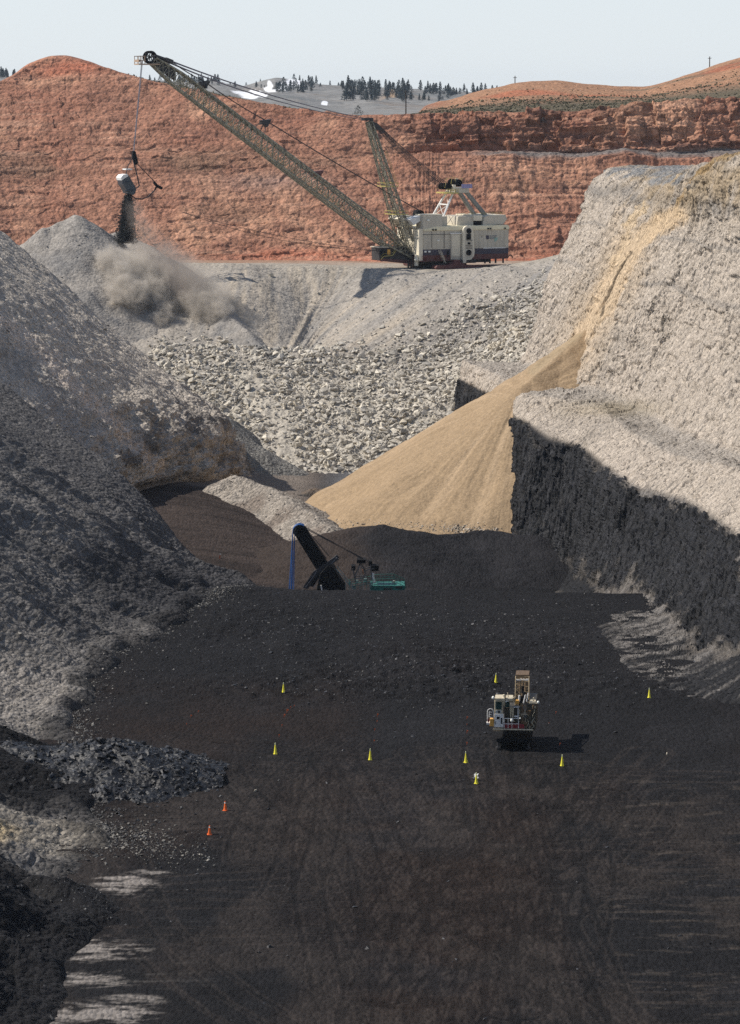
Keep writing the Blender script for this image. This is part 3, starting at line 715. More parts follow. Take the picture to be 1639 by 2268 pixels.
# ---------------- red hill
rdx = [-520, -250, 0, 60, 110, 150, 220, 340, 450, 560, 640, 740, 850, 940, 1000, 1070, 1150, 1230, 1300, 1420, 1480, 1560, 1639, 1800, 2150]
rim = [300, 245, 186, 150, 131, 132, 150, 184, 207, 230, 243, 255, 261, 261, 258, 255, 252, 248, 246, 240, 236, 231, 226, 215, 200]
cre = [320, 265, 200, 165, 146, 148, 166, 200, 225, 224, 236, 241, 242, 238, 222, 200, 184, 181, 189, 195, 180, 155, 130, 100, 80]
def solve(dy, Y0, Z0, s):
    a, b, c3 = P(0, dy, 1.0); t = HC-c3   # drop per metre
    return (HC-Z0+s*Y0)/(s+t)
rows = [[] for _ in range(10)]
for i, dx in enumerate(rdx):
    L = float(sstep(780, 1000, np.array(float(dx))))
    Y0 = 1042; Z0 = 33.
    rows[0].append(P(dx, 612, 1022))
    y1 = Y0+4; rows[1].append(P(dx, 578, y1))
    p = P(dx, 578, y1)
    d2 = 500 if L > .5 else 480+0*L; s1 = .62
    Y2 = solve(d2, y1, p[2], s1); rows[2].append(P(dx, d2, Y2)); q = P(dx, d2, Y2)
    d3 = 352+ (rim[i]-190)*.2*(1-L); Y3 = solve(d3, Y2, q[2], .70); rows[3].append(P(dx, d3, Y3)); q = P(dx, d3, Y3)
    Y4 = Y3+4+11*L; rows[4].append(P(dx, d3-9, Y4)); q = P(dx, d3-9, Y4)
    Y5 = solve(rim[i], Y4, q[2], .62+.5*L); rows[5].append(P(dx, rim[i], Y5)); q = P(dx, rim[i], Y5)
    if L < .3:
        rows[6].append((q[0], q[1]+14, q[2]+.2)); rows[7].append((q[0], q[1]+120, q[2]-8)); rows[8].append((q[0], q[1]+260, q[2]-22)); rows[9].append((q[0]*1.2, q[1]+500, min(q[2]-40, 55)))
    else:
        rows[6].append((q[0], q[1]+45, q[2]+1.2))
        m = P(dx, (rim[i]+cre[i])/2-3, 1330); rows[7].append(m)
        rows[8].append(P(dx, cre[i], 1440)); r = P(dx, cre[i], 1440); rows[9].append((r[0]*1.2, 1720, min(r[2]-14, 74)))
G, U, V = loft(rows, 620, 1000, [.1, 1.1, 1.3, .25, 1.2, .3, .5, .5, .3])
sx, sy = PR(G); Nn = up_normals(G)
cliff = sstep(3.9, 4.2, U)*sstep(5.05, 4.9, U); R_ = sstep(860, 980, sx)
face = sstep(5.1, 4.9, U)
low = sstep(3.1, 2.6, U)
dsp = face*(fbm(G, .03, 3, s=301, ridge=True)*2.2+fbm(G, .16, 4, s=303, gain=.6)*.5)
Qr = np.stack([(G[..., 0]+.55*G[..., 1]*(1-R_)), G[..., 1]*.15, G[..., 2]*.15], -1)
dsp += face*(1-cliff)*fbm(Qr, .16, 5, s=306, ridge=True, gain=.6)*.6
dsp += cliff*R_*(fbm(G, .22, 4, s=305, sc3=(1.1, 1, .6), ridge=True, gain=.6)*1.2)
dsp += face*fbm(G, .12, 3, s=307, sc3=(.12, .12, 2.4), ridge=True)*1.5*(.4+.6*R_)
dsp += (cliff*R_*.9+face*.25)*cells(G, .16, 391, (1, 1, 2.2), .6)*1.5
dsp += low*fbm(G, .3, 4, s=309, sc3=(1.3, .2, .25), ridge=True)*.35*sstep(500, 800, sx)
dsp += (1-face)*fbm(G, .05, 4, s=311)*1.2
sx0, sy0 = sx, sy
G = G+Nn*dsp[..., None]
c = C3(G, (.35, .178, .118))
c = mixc(c, (.29, .13, .085), sstep(-.15, .4, fbm(G, .03, 5, s=313, gain=.6))*.7)
c = mixc(c, (.50, .28, .18), sstep(0, .5, fbm(G, .045, 4, s=317))*.75)
c = mixc(c, (.22, .12, .08), sstep(.12, .5, fbm(G, .09, 4, s=319, sc3=(.4, .4, 1.6)))*.65)
bd = G[..., 2]+fbm(G, .02, 3, s=321)*5
c = mixc(c, (.24, .12, .08), (np.exp(-((bd-63)/1.3)**2)+.7*np.exp(-((bd-71)/1.0)**2))*face*.6)
c = mixc(c, (.21, .135, .09), np.exp(-((sx0-250)/330)**2-((sy0-372)/26)**2)*sstep(-.25, .25, fbm(G, .06, 4, s=323))*.9)
c = mixc(c, (.26, .17, .14), np.exp(-((sx0-600)/110)**2-((sy0-410)/22)**2)*.75)
c = mixc(c, (.46, .13, .07), sstep(555, 588, sy0+fbm(G, .04, 3, s=325)*22)*sstep(450, 620, sx0)*.5)
c = mixc(c, (.50, .16, .09), np.exp(-((sx0-150)/90)**2-((sy0-150)/16)**2)*.7)
c = mixc(c, (.17, .155, .145), np.exp(-((sy0-347+(sx0-1400)*.004)/6.5)**2)*sstep(1020, 1130, sx0+fbm(G, .05, 3, s=327)*60)*.95)
c = mixc(c, (.13, .07, .05), cliff*R_*sstep(.2, .5, fbm(G, .25, 4, s=329, sc3=(1, 1, .3)))*.7)
topm = sstep(4.98, 5.06, U)
grs = sstep(5.0, 5.1, U+fbm(G, .1, 3, s=331)*.05)
c = mixc(c, (.125, .105, .07), grs*sstep(300, 420, sx0)*sstep(8.2, 6.2, U+.8*sstep(1000, 1300, sx0)*0))
hl = sstep(6.3, 7.0, U)*sstep(940, 1010, sx0)
c = mixc(c, (.36, .20, .12), hl)
c = mixc(c, (.15, .125, .085), hl*sstep(.05, .35, fbm(G, .03, 4, s=333, sc3=(.6, 1.6, 1)))*.8)
c = mixc(c, (.40, .13, .07), hl*np.exp(-((fbm(G, .012, 2, s=337))/.03)**2)*.7)
strt = fbm(np.stack([G[..., 0]*.05, G[..., 1]*.05, G[..., 2]], -1), .55, 5, s=343, gain=.65)
c = mixc(c, (.19, .10, .075), sstep(.12, .4, strt)*face*(.4+.4*R_))
c = mixc(c, (.48, .29, .20), sstep(.15, .5, -strt)*face*.45)
c *= (1+fbm(G, .5, 4, s=341, gain=.7)*.28)[..., None]
redG, redU = G, U
put('red_hill', G, c, M_red)

# ---------------- distant hills
hdx = [-700, -300, -60, 60, 200, 330, 430, 480, 540, 580, 611, 660, 710, 760, 830, 900, 1000, 1100, 1200, 1500, 1900, 2400]
hcr = [150, 160, 172, 178, 182, 182, 184, 182, 192, 184, 177, 186, 194, 196, 196, 200, 205, 209, 213, 205, 200, 195]
rows = [[(( x-CX)/FPX*1600, 1600, 52) for x in hdx], [P(x, 262, 2300) for x in hdx], [P(x, 243+3*math.sin(i), 3000) for i, x in enumerate(hdx)],
        [P(x, h+38+5*math.sin(i*2.1), 3600) for i, (x, h) in enumerate(zip(hdx, hcr))], [P(x, h+16+4*math.sin(i*1.3+1), 4100) for i, (x, h) in enumerate(zip(hdx, hcr))],
        [P(x, h, 4600) for x, h in zip(hdx, hcr)], [P(x, h+14, 5600) for x, h in zip(hdx, hcr)]]
G, U, V = loft(rows, 260, 900)
sx, sy = PR(G); Nn = up_normals(G)
G = G+Nn*(fbm(G, .006, 4, s=351)*9+fbm(G, .03, 3, s=353)*2)[..., None]*sstep(1.5, 3, U)[..., None]
c = C3(G, (.22, .215, .205))
c = mixc(c, (.13, .14, .14), sstep(0, .4, fbm(G, .008, 4, s=355))*.6)
c = mixc(c, (.26, .20, .15), sstep(.1, .5, fbm(G, .01, 4, s=357))*.5)
c = mixc(c, (.40, .27, .16), np.exp(-(((sx-865)*(1+0))/np.maximum(4, (sy-200)*1.0))**2)*(sy > 200)*(sy < 222)*.9)
fx = fbm(G, .02, 3, s=359)*5
for (a, b, w, h, tl) in ((540, 209, 24, 5, .18), (572, 206, 15, 5, .35), (597, 197, 12, 6, .3), (598, 187, 6, 4, 0), (508, 184, 12, 2.2, .05), (626, 191, 11, 5, 0), (642, 186, 20, 2.6, .1), (719, 229, 6, 2.6, 0), (668, 196, 9, 2, .1)):
    yy = sy-(b+(sx-a)*tl)
    m_ = sstep(1.15, .8, np.sqrt(((sx-a)/(w*1.2))**2+(yy/(h*1.45))**2)+fx*.07)
    c = mixc(c, (.85, .86, .88), m_)
hillG = G
put('distant_hills', G, c, M_far)
# plain all round
mb = MB()
for (a, b) in (((-14000, -200, 60), (-330, 14000, 61)), ((330, -200, 60), (14000, 14000, 61)), ((-330, 5600, 60), (330, 14000, 61))):
    mb.add([(a[0], a[1], 60), (b[0], a[1], 60), (b[0], b[1], 60), (a[0], b[1], 60)], [(0, 1, 2, 3)])
mb.add([(-330, -300, 60), (330, -300, 60), (330, 20, 60), (-330, 20, 60)], [(0, 1, 2, 3)])
mp_ = paint('plain_ground', (.14, .12, .09), rough=1, dirt=.6, scale=120, spec=.1)
tag(mb.build('ground', mp_), kind='structure')
# ================================================================ BROKEN ROCK
rs = np.random.RandomState(21)
def psize(n, lo, hi, k=2.6):
    u = rs.uniform(0, 1, n); a = 1-k
    return (lo**a+u*(hi**a-lo**a))**(1/a)
def rock_cols(n, base, alt, spread=.25):
    m = rs.uniform(0, 1, (n, 1)); c = np.array(base)*(1-m)+np.array(alt)*m
    return c*(1+rs.uniform(-spread, spread, (n, 1)))
# rubble slope
U = farU; sx, sy = PR(farG)
edge = fbm(farG, .05, 3, s=401)*.5
rt_ = sstep(900, 1130, sx)*1.0
msk = sstep(.7, 1.1, U)*sstep(5.0+rt_, 3.7+rt_*.6, U+edge)*(sx > 330)*(sx < 1210)
smooth_patch = np.exp(-((sx-595-(sy-900)*.35)/38)**2)*sstep(780, 850, sy)
msk = msk*(1-.85*smooth_patch)
n = 14000
p, i = scatter(farG, None, msk, n, rs)
s = psize(n, .5, 2.7, 2.2)*.66; p[:, 2] += s*.25
tag(rock_mass('rubble', p, s, rock_cols(n, (.60, .55, .46), (.40, .375, .335), .25), M_rock, 31), kind='stuff')
msk2 = sstep(4.0, 4.3, U)*sstep(8.8, 6, U)*(sx > 640)*(sx < 1300)+.35*sstep(4, 4.3, U)*sstep(9, 5, U)
n = 2200; p, i = scatter(farG, None, msk2, n, rs); s = psize(n, .25, 1.3, 2.8)*.6; p[:, 2] += s*.2
tag(rock_mass('loose_stones', p, s, rock_cols(n, (.36, .335, .29), (.21, .21, .215), .3), M_rock, 32), kind='stuff')
# stones rolled into the valley under the falling load
n = 420; t = rs.uniform(0, 1, n); vx = np.interp(t, [0, .25, 1], [488, 540, 625]); vy = np.interp(t, [0, .25, 1], [690, 722, 775])
pp = np.array([P(a+rs.normal(0, 5+9*k), b+rs.normal(0, 3+5*k), 912-28*k) for a, b, k in zip(vx, vy, t)])
def fit_z(G, pts, extra=0):
    """drop points on the sheet along the sight line grid (nearest vertex in X, Y)"""
    g = G.reshape(-1, 3); out = pts.copy()
    for a in range(0, len(pts), 64):
        d = (g[None, :, 0]-pts[a:a+64, 0:1])**2+(g[None, :, 1]-pts[a:a+64, 1:2])**2
        out[a:a+64, 2] = g[d.argmin(1), 2]+extra
    return out
sub = farG[200:460:1, ::2]
pp = fit_z(sub, pp); pp[:, 2] += .3
tag(rock_mass('loose_stones', pp, psize(n, .4, 1.9, 2.2)*.7, rock_cols(n, (.36, .34, .3), (.14, .145, .15), .3), M_rock, 33), kind='stuff')
# left slopes
n = 17000; p, i = scatter(l1G, None, sstep(.9, 1.3, l1V)*sstep(7.5, 7, l1V)*(l1G[..., 0] > -95), n, rs)
yv = l1Y.ravel()[i]; s = psize(n, .10, .75, 2.5)*.6
pale = ((yv > 408) & (yv < 455)) | ((yv > 338) & (yv < 364))
cc = rock_cols(n, (.25, .235, .215), (.06, .06, .062), .3); dkz = (l1Y.ravel()[i] > 480)&(l1V.ravel()[i] < 4.6); cc[dkz] = rock_cols(int(dkz.sum()), (.14, .135, .13), (.03, .03, .033), .3); cc[pale] = rock_cols(int(pale.sum()), (.34, .32, .28), (.18, .165, .14), .25)
dk = ((yv >= 364) & (yv <= 408)) | (yv < 336); cc[dk] = rock_cols(int(dk.sum()), (.045, .046, .05), (.02, .02, .022), .3); s[dk] *= 1.5
tag(rock_mass('loose_stones', p, s, cc, M_rock, 34), kind='stuff')
n = 9000; p, i = scatter(l2G, None, sstep(.9, 1.3, l2V)*(l2G[..., 0] > -115), n, rs); s = psize(n, .22, 1.3, 2.7)*.6
tag(rock_mass('loose_stones', p, s, rock_cols(n, (.42, .38, .32), (.17, .165, .165), .3), M_rock, 35), kind='stuff')
n = 2600; p, i = scatter(dumpG, None, (dumpG[..., 2] > 0).astype(float), n, rs); s = psize(n, .25, 1.2, 2.8)*.55
tag(rock_mass('loose_stones', p, s, rock_cols(n, (.34, .32, .29), (.17, .17, .175), .3), M_rock, 36), kind='stuff')
# talus along the left toe
n = 6500; t = rs.uniform(0, 1, n); pts = np.zeros((n, 3))
tx = np.interp(t, [0, .2, .35, .5, .6, .75, .9, 1], [-24, -33, -40, -45, -46, -43, -38, -33]); ty = np.interp(t, [0, .2, .35, .5, .6, .75, .9, 1], [541, 520, 497, 462, 440, 412, 382, 345])
pts[:, 0] = tx+np.abs(rs.normal(0, 1, n)*(2.0+2.5*(.5+.5*np.sin(ty*.21)*np.sin(ty*.083))))-2.5; pts[:, 1] = ty+rs.normal(0, 3, n)
for k in range(n): pts[k, 2] = floor_z(pts[k, 0], pts[k, 1])+.05
s = psize(n, .12, .6, 2.4)*.65
cc = rock_cols(n, (.22, .21, .19), (.06, .06, .065), .3)
tag(rock_mass('loose_stones', pts, s, cc, M_rock, 37), kind='stuff')
# black lumps on the heap and round it
n = 3600; p, i = scatter(cheapG, None, (cheapG[..., 2] > -.2).astype(float), n, rs); s = psize(n, .22, 1.5, 2.2)*.62
tag(rock_mass('coal_lumps', p, s, rock_cols(n, (.035, .037, .042), (.010, .010, .012), .3), M_coalrock, 38), kind='stuff')
n = 1500; p, i = scatter(cbG, None, (cbG[..., 2] > -.2).astype(float), n, rs); s = psize(n, .08, .5, 2.4)*.6
tag(rock_mass('coal_lumps', p, s, rock_cols(n, (.05, .05, .052), (.02, .02, .022), .3), M_coalrock, 39), kind='stuff')
# loose coal over the pit floor
FX, FY = PR(floorG)
wt = np.clip(np.exp(-((FX-900)/330)**2-((FY-1505)/45)**2)*2.2+np.exp(-((FX-600)/340)**2-((FY-1390)/70)**2)+np.exp(-((FX-1150)/260)**2-((FY-1430)/70)**2)+.25*(FY < 1545)*(FY > 1320), 0, 3)
wt = wt*(floorG[..., 1] < 538)+.05*(FY > 1545)
n = 20000; p, i = scatter(floorG, None, wt, n, rs); s = psize(n, .10, .85, 2.5)*.55
tag(rock_mass('coal_lumps', p, s, rock_cols(n, (.040, .040, .044), (.012, .012, .013), .35), M_coalrock, 40), kind='stuff')
# pale and dark debris fan, near left
n = 5200; a = rs.beta(1.1, 2.0, n); fx = a*520-20; fy = 1868+rs.normal(0, 1, n)*22+(fx-200)*.12-(1-a)*55
pts = np.array([PZ(x, y, 0) for x, y in zip(fx, fy)]); s = psize(n, .09, .55, 2.3)*.62
for k in range(n): pts[k, 2] = floor_z(pts[k, 0], pts[k, 1])+s[k]*.3
cc = rock_cols(n, (.28, .265, .235), (.05, .05, .055), .35)
tag(rock_mass('loose_stones', pts, s, cc, M_rock, 41), kind='stuff')
n = 1300; fx = rs.normal(300, 90, n); fy = rs.normal(1755, 50, n)
pts = np.array([PZ(x, y, 0) for x, y in zip(fx, fy)]); s = psize(n, .08, .6, 2.3)*.6
for k in range(n): pts[k, 2] = floor_z(pts[k, 0], pts[k, 1])+s[k]*.3
tag(rock_mass('coal_lumps', pts, s, rock_cols(n, (.04, .041, .045), (.013, .013, .014), .35), M_coalrock, 42), kind='stuff')
# highwall: talus, ledge debris, stones sticking to the face
wm = sstep(.9, 1.2, wallV)*sstep(2.4, 1.8, wallV)+.55*sstep(3.9, 4.1, wallV)*sstep(5.3, 4.9, wallV)
n = 4200; p, i = scatter(wallG, None, wm*(wallG[..., 1] > 420), n, rs); s = psize(n, .12, .9, 2.5)*.6
cc = wallC.reshape(-1, 3)[i]*(1+rs.uniform(-.35, .35, (n, 1)))
tag(rock_mass('loose_stones', p, s, cc, M_rock, 43), kind='stuff')
# gravel mound and toe of the sand
n = 1800; p, i = scatter(gravG, None, (gravG[..., 2] > -13).astype(float)*(gravG[..., 1] > 660), n, rs); s = psize(n, .15, 1.0, 2.4)*.6
tag(rock_mass('loose_stones', p, s, rock_cols(n, (.36, .33, .29), (.2, .17, .14), .3), M_rock, 44), kind='stuff')

SX_, SY_ = PR(sandG); wt_ = (sandG[..., 2] > -16)*np.exp(-((SY_-1166-(SX_-900)*.05)/9)**2)*(SX_ > 740)*(SX_ < 1110)*(.4+np.exp(-((SX_-1030)/45)**2)*2)
n = 900; p, i = scatter(sandG, None, wt_, n, rs); s = psize(n, .15, .9, 2.4)*.6
tag(rock_mass('loose_stones', p, s, rock_cols(n, (.52, .46, .38), (.30, .26, .21), .3), M_rock, 45), kind='stuff')
# boulders that stand out, each one a thing
BME = []
for k, (rv, rf) in enumerate(rock_shapes(6, 16, 77)):
    me = bpy.data.meshes.new('boulder'); me.from_pydata([tuple(v) for v in rv], [], [tuple(f) for f in rf])
    ca = me.color_attributes.new('Col', 'FLOAT_COLOR', 'POINT')
    for d in ca.data: d.color = (.56, .50, .40, 1) if k < 4 else (.045, .046, .05, 1)
    me.materials.append(M_rock); BME.append(me)
def boulder(p, s, k, label, group=None, nm='boulder'):
    o = bpy.data.objects.new(nm, BME[k]); COL.objects.link(o); o.location = p
    o.rotation_euler = (rnd.uniform(0, 6), rnd.uniform(0, 6), rnd.uniform(0, 6)); o.scale = (s, s*rnd.uniform(.7, 1), s*rnd.uniform(.7, 1))
    return tag(o, label, 'boulder' if nm == 'boulder' else 'coal lump', group)
q = []
for k in range(46):
    t = rnd.random(); q.append((1085+70*t+rnd.gauss(0, 9), 775-45*t+rnd.gauss(0, 9)))
for (a, b) in q:
    best = np.argmin((sx-a)**2+(sy-b)**2); p = farG.reshape(-1, 3)[best]
    boulder((p[0], p[1], p[2]+.4), rnd.uniform(.6, 1.35), rnd.randrange(4), 'pale angular boulder in the cluster between the rubble slope and the highwall', 'boulders beside the highwall')
def one(G, a, b, s, k, label, dz=.3, nm='boulder'):
    X_, Y_ = PR(G); best = np.argmin((X_-a)**2+(Y_-b)**2); p = G.reshape(-1, 3)[best]
    boulder((p[0], p[1], p[2]+dz), s, k, label, nm=nm)
one(farG, 601, 612, 1.3, 0, 'single pale boulder lying high on the bench slope, left of the boom shadow')
one(dumpG, 45, 597, .8, 1, 'small white boulder on the grey heap at the far left')
one(farG, 893, 940, 1.9, 2, 'largest boulder of the rubble, in its lower right part', .6)
one(farG, 655, 900, 1.6, 3, 'bright pale boulder in the middle of the rubble', .5)
one(floorG, 330, 1969/1.1287+5, .75, 4, 'big black coal lump at the foot of the coal heap', .2, 'coal_lump')
one(floorG, 292, 1745, .6, 5, 'grey topped coal lump in front of the coal heap', .2, 'coal_lump')
one(floorG, 567, 1753, .33, 0, 'small white stone on the bare coal floor near the orange cones', .1)
one(floorG, 1476, 1672, .3, 1, 'small white stone on the coal floor right of the drill rig', .1)
# ================================================================ PAINTS
P_cream = paint('cream_paint', (.80, .73, .58), dirt=.35, dirtcol=(.33, .29, .22), scale=3)
P_creamd = paint('weathered_cream', (.60, .55, .45), dirt=.6, dirtcol=(.36, .33, .27), scale=2.5)
P_pale = paint('pale_cream', (.85, .78, .56), dirt=.3, scale=2)
P_navy = paint('navy_paint', (.045, .045, .075), dirt=.5, dirtcol=(.12, .09, .08), scale=2)
P_maroon = paint('maroon_paint', (.12, .035, .035), dirt=.6, dirtcol=(.16, .11, .09), scale=1.5)
P_dark = paint('dark_steel', (.03, .03, .035), dirt=.5, dirtcol=(.09, .08, .07), rough=.6)
P_black = paint('black_rubber', (.007, .007, .008), dirt=.3, rough=.8, spec=.15)
P_truss = paint('olive_grey_steel', (.085, .08, .065), dirt=1.0, dirtcol=(.56, .52, .38), scale=.5)
P_trussw = paint('worn_steel', (.34, .31, .23), dirt=.6, dirtcol=(.10, .09, .07), scale=1.2)
P_rope = paint('wire_rope', (.045, .042, .045), dirt=.4, rough=.5, metal=.4)
P_ropeg = paint('grey_wire_rope', (.20, .20, .24), dirt=.3, rough=.5)
P_yellow = paint('yellow_rail_paint', (.55, .46, .14), dirt=.4)
P_white = paint('white_paint', (.80, .79, .76), dirt=.2)
P_teal = paint('teal_paint', (.03, .20, .165), dirt=.9, dirtcol=(.03, .06, .055), scale=.5)
P_lilac = paint('lilac_panel', (.30, .28, .48), dirt=.3)
P_blue = paint('blue_rope', (.05, .17, .48), dirt=.3, rough=.45)
P_glass = paint('dark_glass', (.01, .045, .042), dirt=.1, rough=.12, spec=.6)
P_orange = paint('safety_orange', (.85, .16, .03), dirt=.15)
P_amber = paint('amber_paint', (.75, .40, .08), dirt=.3)
P_red = paint('red_paint', (.30, .02, .03), dirt=.5, dirtcol=(.08, .03, .03))
P_lime = paint('lime_cone_plastic', (.95, .86, .07), dirt=.1, rough=.5)
P_bucket = paint('bucket_steel', (.045, .06, .075), dirt=.4, dirtcol=(.16, .17, .18), scale=1.2, metal=.3, rough=.45)
P_lamp = paint('lamp_glass', (.85, .86, .80), dirt=.05, rough=.25)

# ================================================================ DRAGLINE
TH = rad(24); O = Vector(P(972, 597, 1000)); O.z = 33.4
drag = empty('dragline', O, TH)
tag(drag, 'huge cream and maroon walking dragline with long lattice boom on the far bench', 'dragline')
Ri = Matrix.Rotation(-TH, 3, 'Z')
def LD(dx, dy, y0=0.0):
    """local point on the machine's own plane y = y0"""
    lo, hi = 700., 1300.
    for _ in range(50):
        m = (lo+hi)/2; q = Ri @ (Vector(P(dx, dy, m))-O)
        if q.y < y0: lo = m
        else: hi = m
    return Vector((q.x, y0, q.z))
X0, X1, W = -11.6, 22.4, 9.0
# tub and shoes
MB().tube((0, 0, -.6), (0, 0, 2.1), 9.6, 40).build('base_tub', P_dark, drag)
for sgn in (-1, 1):
    y0, y1 = (9.6*sgn, 13.4*sgn)
    mb = MB(); mb.prism([(-7.2, .1), (9.8, .1), (10.3, .7), (10.1, 1.2), (4.0, 1.6), (1.8, 2.6), (.2, 2.7), (-2.0, 1.7), (-6.9, 1.6), (-7.6, .9)], 'y', min(y0, y1), max(y0, y1))
    mb.b2((-.2, y0, 2.2), (2.2, y1-.8*sgn, 3.3))
    mb.build('walking_shoe', P_maroon, drag, bevel=.12)
MB().b2((-10.2, -7.6, 2.0), (16, 7.6, 3.3)).build('revolving_frame', P_dark, drag)
# house: walls with the colour bands as plates of their own
fl = [(X0, 2.9), (X1, 2.9), (X1, 13.2), (X1-.6, 14.3), (X0+6, 14.3), (X0, 14.3)]
hb = MB(); hb.b2((X0, -W, 6.9), (X1, W, 13.3))
for x in np.arange(X0+1.6, X1, 1.62): hb.b2((x-.05, -W-.07, 6.95), (x+.05, -W, 13.1))
for y in np.arange(-W+1.8, W, 1.8): hb.b2((X0-.07, y-.05, 6.95), (X0, y+.05, 13.1))
for z in (9.0, 11.3): hb.b2((X0+.2, -W-.05, z-.05), (X1-.2, -W, z+.05))
house = hb.build('machinery_house', P_creamd, drag)
MB().b2((X0+.02, -W+.02, 4.9), (X1-.02, W-.02, 6.9)).build('navy_band', P_navy, drag)
MB().b2((X0+.05, -W+.05, 3.1), (X1-.05, W-.05, 4.9)).build('maroon_band', P_maroon, drag)
MB().b2((12.6, -W-.12, 6.75), (21.2, -W-.0, 7.05)).build('white_stripe', P_white, drag)
# front corner column, bright
MB().b2((X0-.35, -W-.35, 3.0), (X0+1.1, -W+.9, 14.0)).b2((X0-.25, -W+.9, 5), (X0, W, 13.6)).build('front_wall', P_cream, drag, bevel=.1)
mb = MB(); mb.prism([(X0+1.4, 13.25), (X1+.2, 13.25), (X1+.2, 14.2), (X1-.4, 14.75), (X0+6.4, 14.75), (X0+1.4, 13.9)], 'y', -W-.3, W+.3)
roof = mb.build('roof', P_pale, drag, bevel=.15)
# structures on the roof
MB().b2((X0+1.2, -W-.15, 13.6), (X0+8.6, -3.5, 18.6)).build('front_housing', P_creamd, drag, bevel=.15)
MB().b2((X0+1.05, -W-.2, 18.55), (X0+8.75, -3.3, 18.85)).build('housing_roof', P_cream, drag)
MB().tube((X0+5.5, 2, 18.4), (X0+5.5, 5.4, 18.4), 1.5, 16).build('hoist_sheave', P_black, drag)
MB().prism([(X0-3.2, 17.2), (X0+1.1, 18.4), (X0+1.1, 16.6), (X0-1.4, 15.2)], 'y', -7.5, -2.5).build('front_hood', P_white, drag, bevel=.1)
MB().prism([(X0-4.6, 17.0), (X0-3.4, 18.2), (X0+1.1, 18.2), (X0+1.1, 14), (X0-1.0, 14)], 'y', -1, 7).build('front_hood', P_cream, drag, bevel=.1)
MB().b2((X0+8.9, -6.6, 14.7), (X0+11.6, 2, 18.0)).build('roof_box', P_creamd, drag, bevel=.1)
MB().prism([(3.2, 14.6), (3.8, 17.9), (9.6, 17.9), (9.6, 14.6)], 'y', -7.4, 6.5).build('roof_box', P_creamd, drag, bevel=.1)
MB().b2((9.5, -7.8, 16.3), (12.9, 6.6, 18.2)).build('roof_hood', P_cream, drag, bevel=.1)
MB().b2((9.8, -7.3, 14.6), (12.6, 6.2, 16.3)).build('roof_recess', P_black, drag)
MB().prism([(12.9, 14.6), (13.3, 17.6), (15, 18.2), (21.6, 18.2), (22.2, 16.7), (20.8, 15.0)], 'y', -8.2, 7.4).build('roof_box', P_creamd, drag, bevel=.1)
rr = MB()
for x in np.arange(3.5, 21.9, 1.5): rr.tube((x, -7.3, 18.1), (x, -7.3, 19.0), .05, 4)
rr.tube((3.5, -7.3, 19.0), (21.5, -7.3, 19.0), .05, 4); rr.tube((3.5, -7.3, 18.6), (21.5, -7.3, 18.6), .04, 4)
rr.build('roof_railing', P_yellow, drag)
lb = MB()
for x in (X0+4.9, X0+5.9, 12.3+2, 15.2, 20.8): lb.box((x, -W-.45, 13.6), (.5, .5, .5))
lb.build_each('floodlight', P_black, drag)
for (x, z) in ((X0+3.1, 16.9), (X0+7.0, 9.9), (X0+2.1, 6.2), (X0+3.6, 6.2)):
    y = -W-.38 if z > 14 else -W-.2
    MB().box((x, y, z), (.75, .3, .55)).build('floodlight', P_lamp, drag)
# door bay and vents
mb = MB().b2((0.1, -W-.35, 3.0), (3.9, -W, 12.1)); mb.build('door_bay', P_creamd, drag, bevel=.08)
MB().b2((-.1, -W-.55, 12.0), (4.1, -W, 12.35)).build('door_canopy', P_white, drag)
MB().b2((.5, -W-.42, 4.4), (3.5, -W-.36, 11.6)).build('access_door', P_cream, drag)
MB().b2((-1.2, -W-.12, 4.2), (-.5, -W, 6.4)).build('access_door', P_black, drag)
mb = MB().b2((X0+4.5, -W-.06, 7.4), (X0+4.6, -W-.0, 12.9)); mb.b2((X0+9.2, -W-.14, 7.2), (X0+9.35, -W-.0, 13.0)); mb.b2((X0+.3, -W-.13, 11.9), (0, -W-.0, 12.05))
mb.build('wall_seams', P_dark, drag)
# walking leg with its round shafts
mb = MB(); arcp = []
for k in range(13):
    t = math.pi*k/12; arcp.append((6.1+1.9*math.cos(t), 13.2+1.6*math.sin(t)))
outer = [(8.5, 6.0), (8.3, 3.7), (7.4, 2.6), (4.3, 2.6), (4.1, 6), (4.15, 13.2)]
poly = arcp+[(4.1, 6.0), (4.2, 2.0), (5.4, 2.0), (5.6, 3.0), (7.3, 3.1), (8.5, 4.4), (8.7, 6.0), (8.2, 12)]
mb.prism(poly, 'y', -W-1.5, -W-.1)
leg = mb.build('walking_leg', P_cream, drag, bevel=.1)
mb = MB(); arc2 = [(6.15+1.25*math.cos(math.pi*k/10), 13.0+1.2*math.sin(math.pi*k/10)) for k in range(11)]
mb.prism(arc2+[(4.95, 12.5), (5.0, 4.6), (5.7, 3.7), (7.2, 3.7), (8.0, 4.8), (7.9, 7), (7.45, 12.5)], 'y', -W-1.58, -W-1.45)
mb.build('leg_recess', P_creamd, leg)
for (z, r) in ((13.0, .95), (5.6, 1.0)):
    MB().tube((6.35, -W-1.75, z), (6.35, -W-1.5, z), r, 20).build('shaft_end', P_black, leg)
mb = MB().b2((5.4, -W-1.7, 10.0), (7.1, -W-1.5, 12.0)).b2((5.9, -W-1.7, 8.4), (6.9, -W-1.5, 9.1)); mb.build('leg_opening', P_black, leg)
mb = MB()
for z in (7.0, 7.5, 8.0, 9.6): mb.b2((5.2, -W-1.72, z), (7.6, -W-1.58, z+.12))
mb.build_each('leg_rung', P_dark, leg)
MB().b2((3.6, -W-1.3, 2.0), (9.2, -W+.3, 3.2)).build('leg_yoke', P_dark, drag)
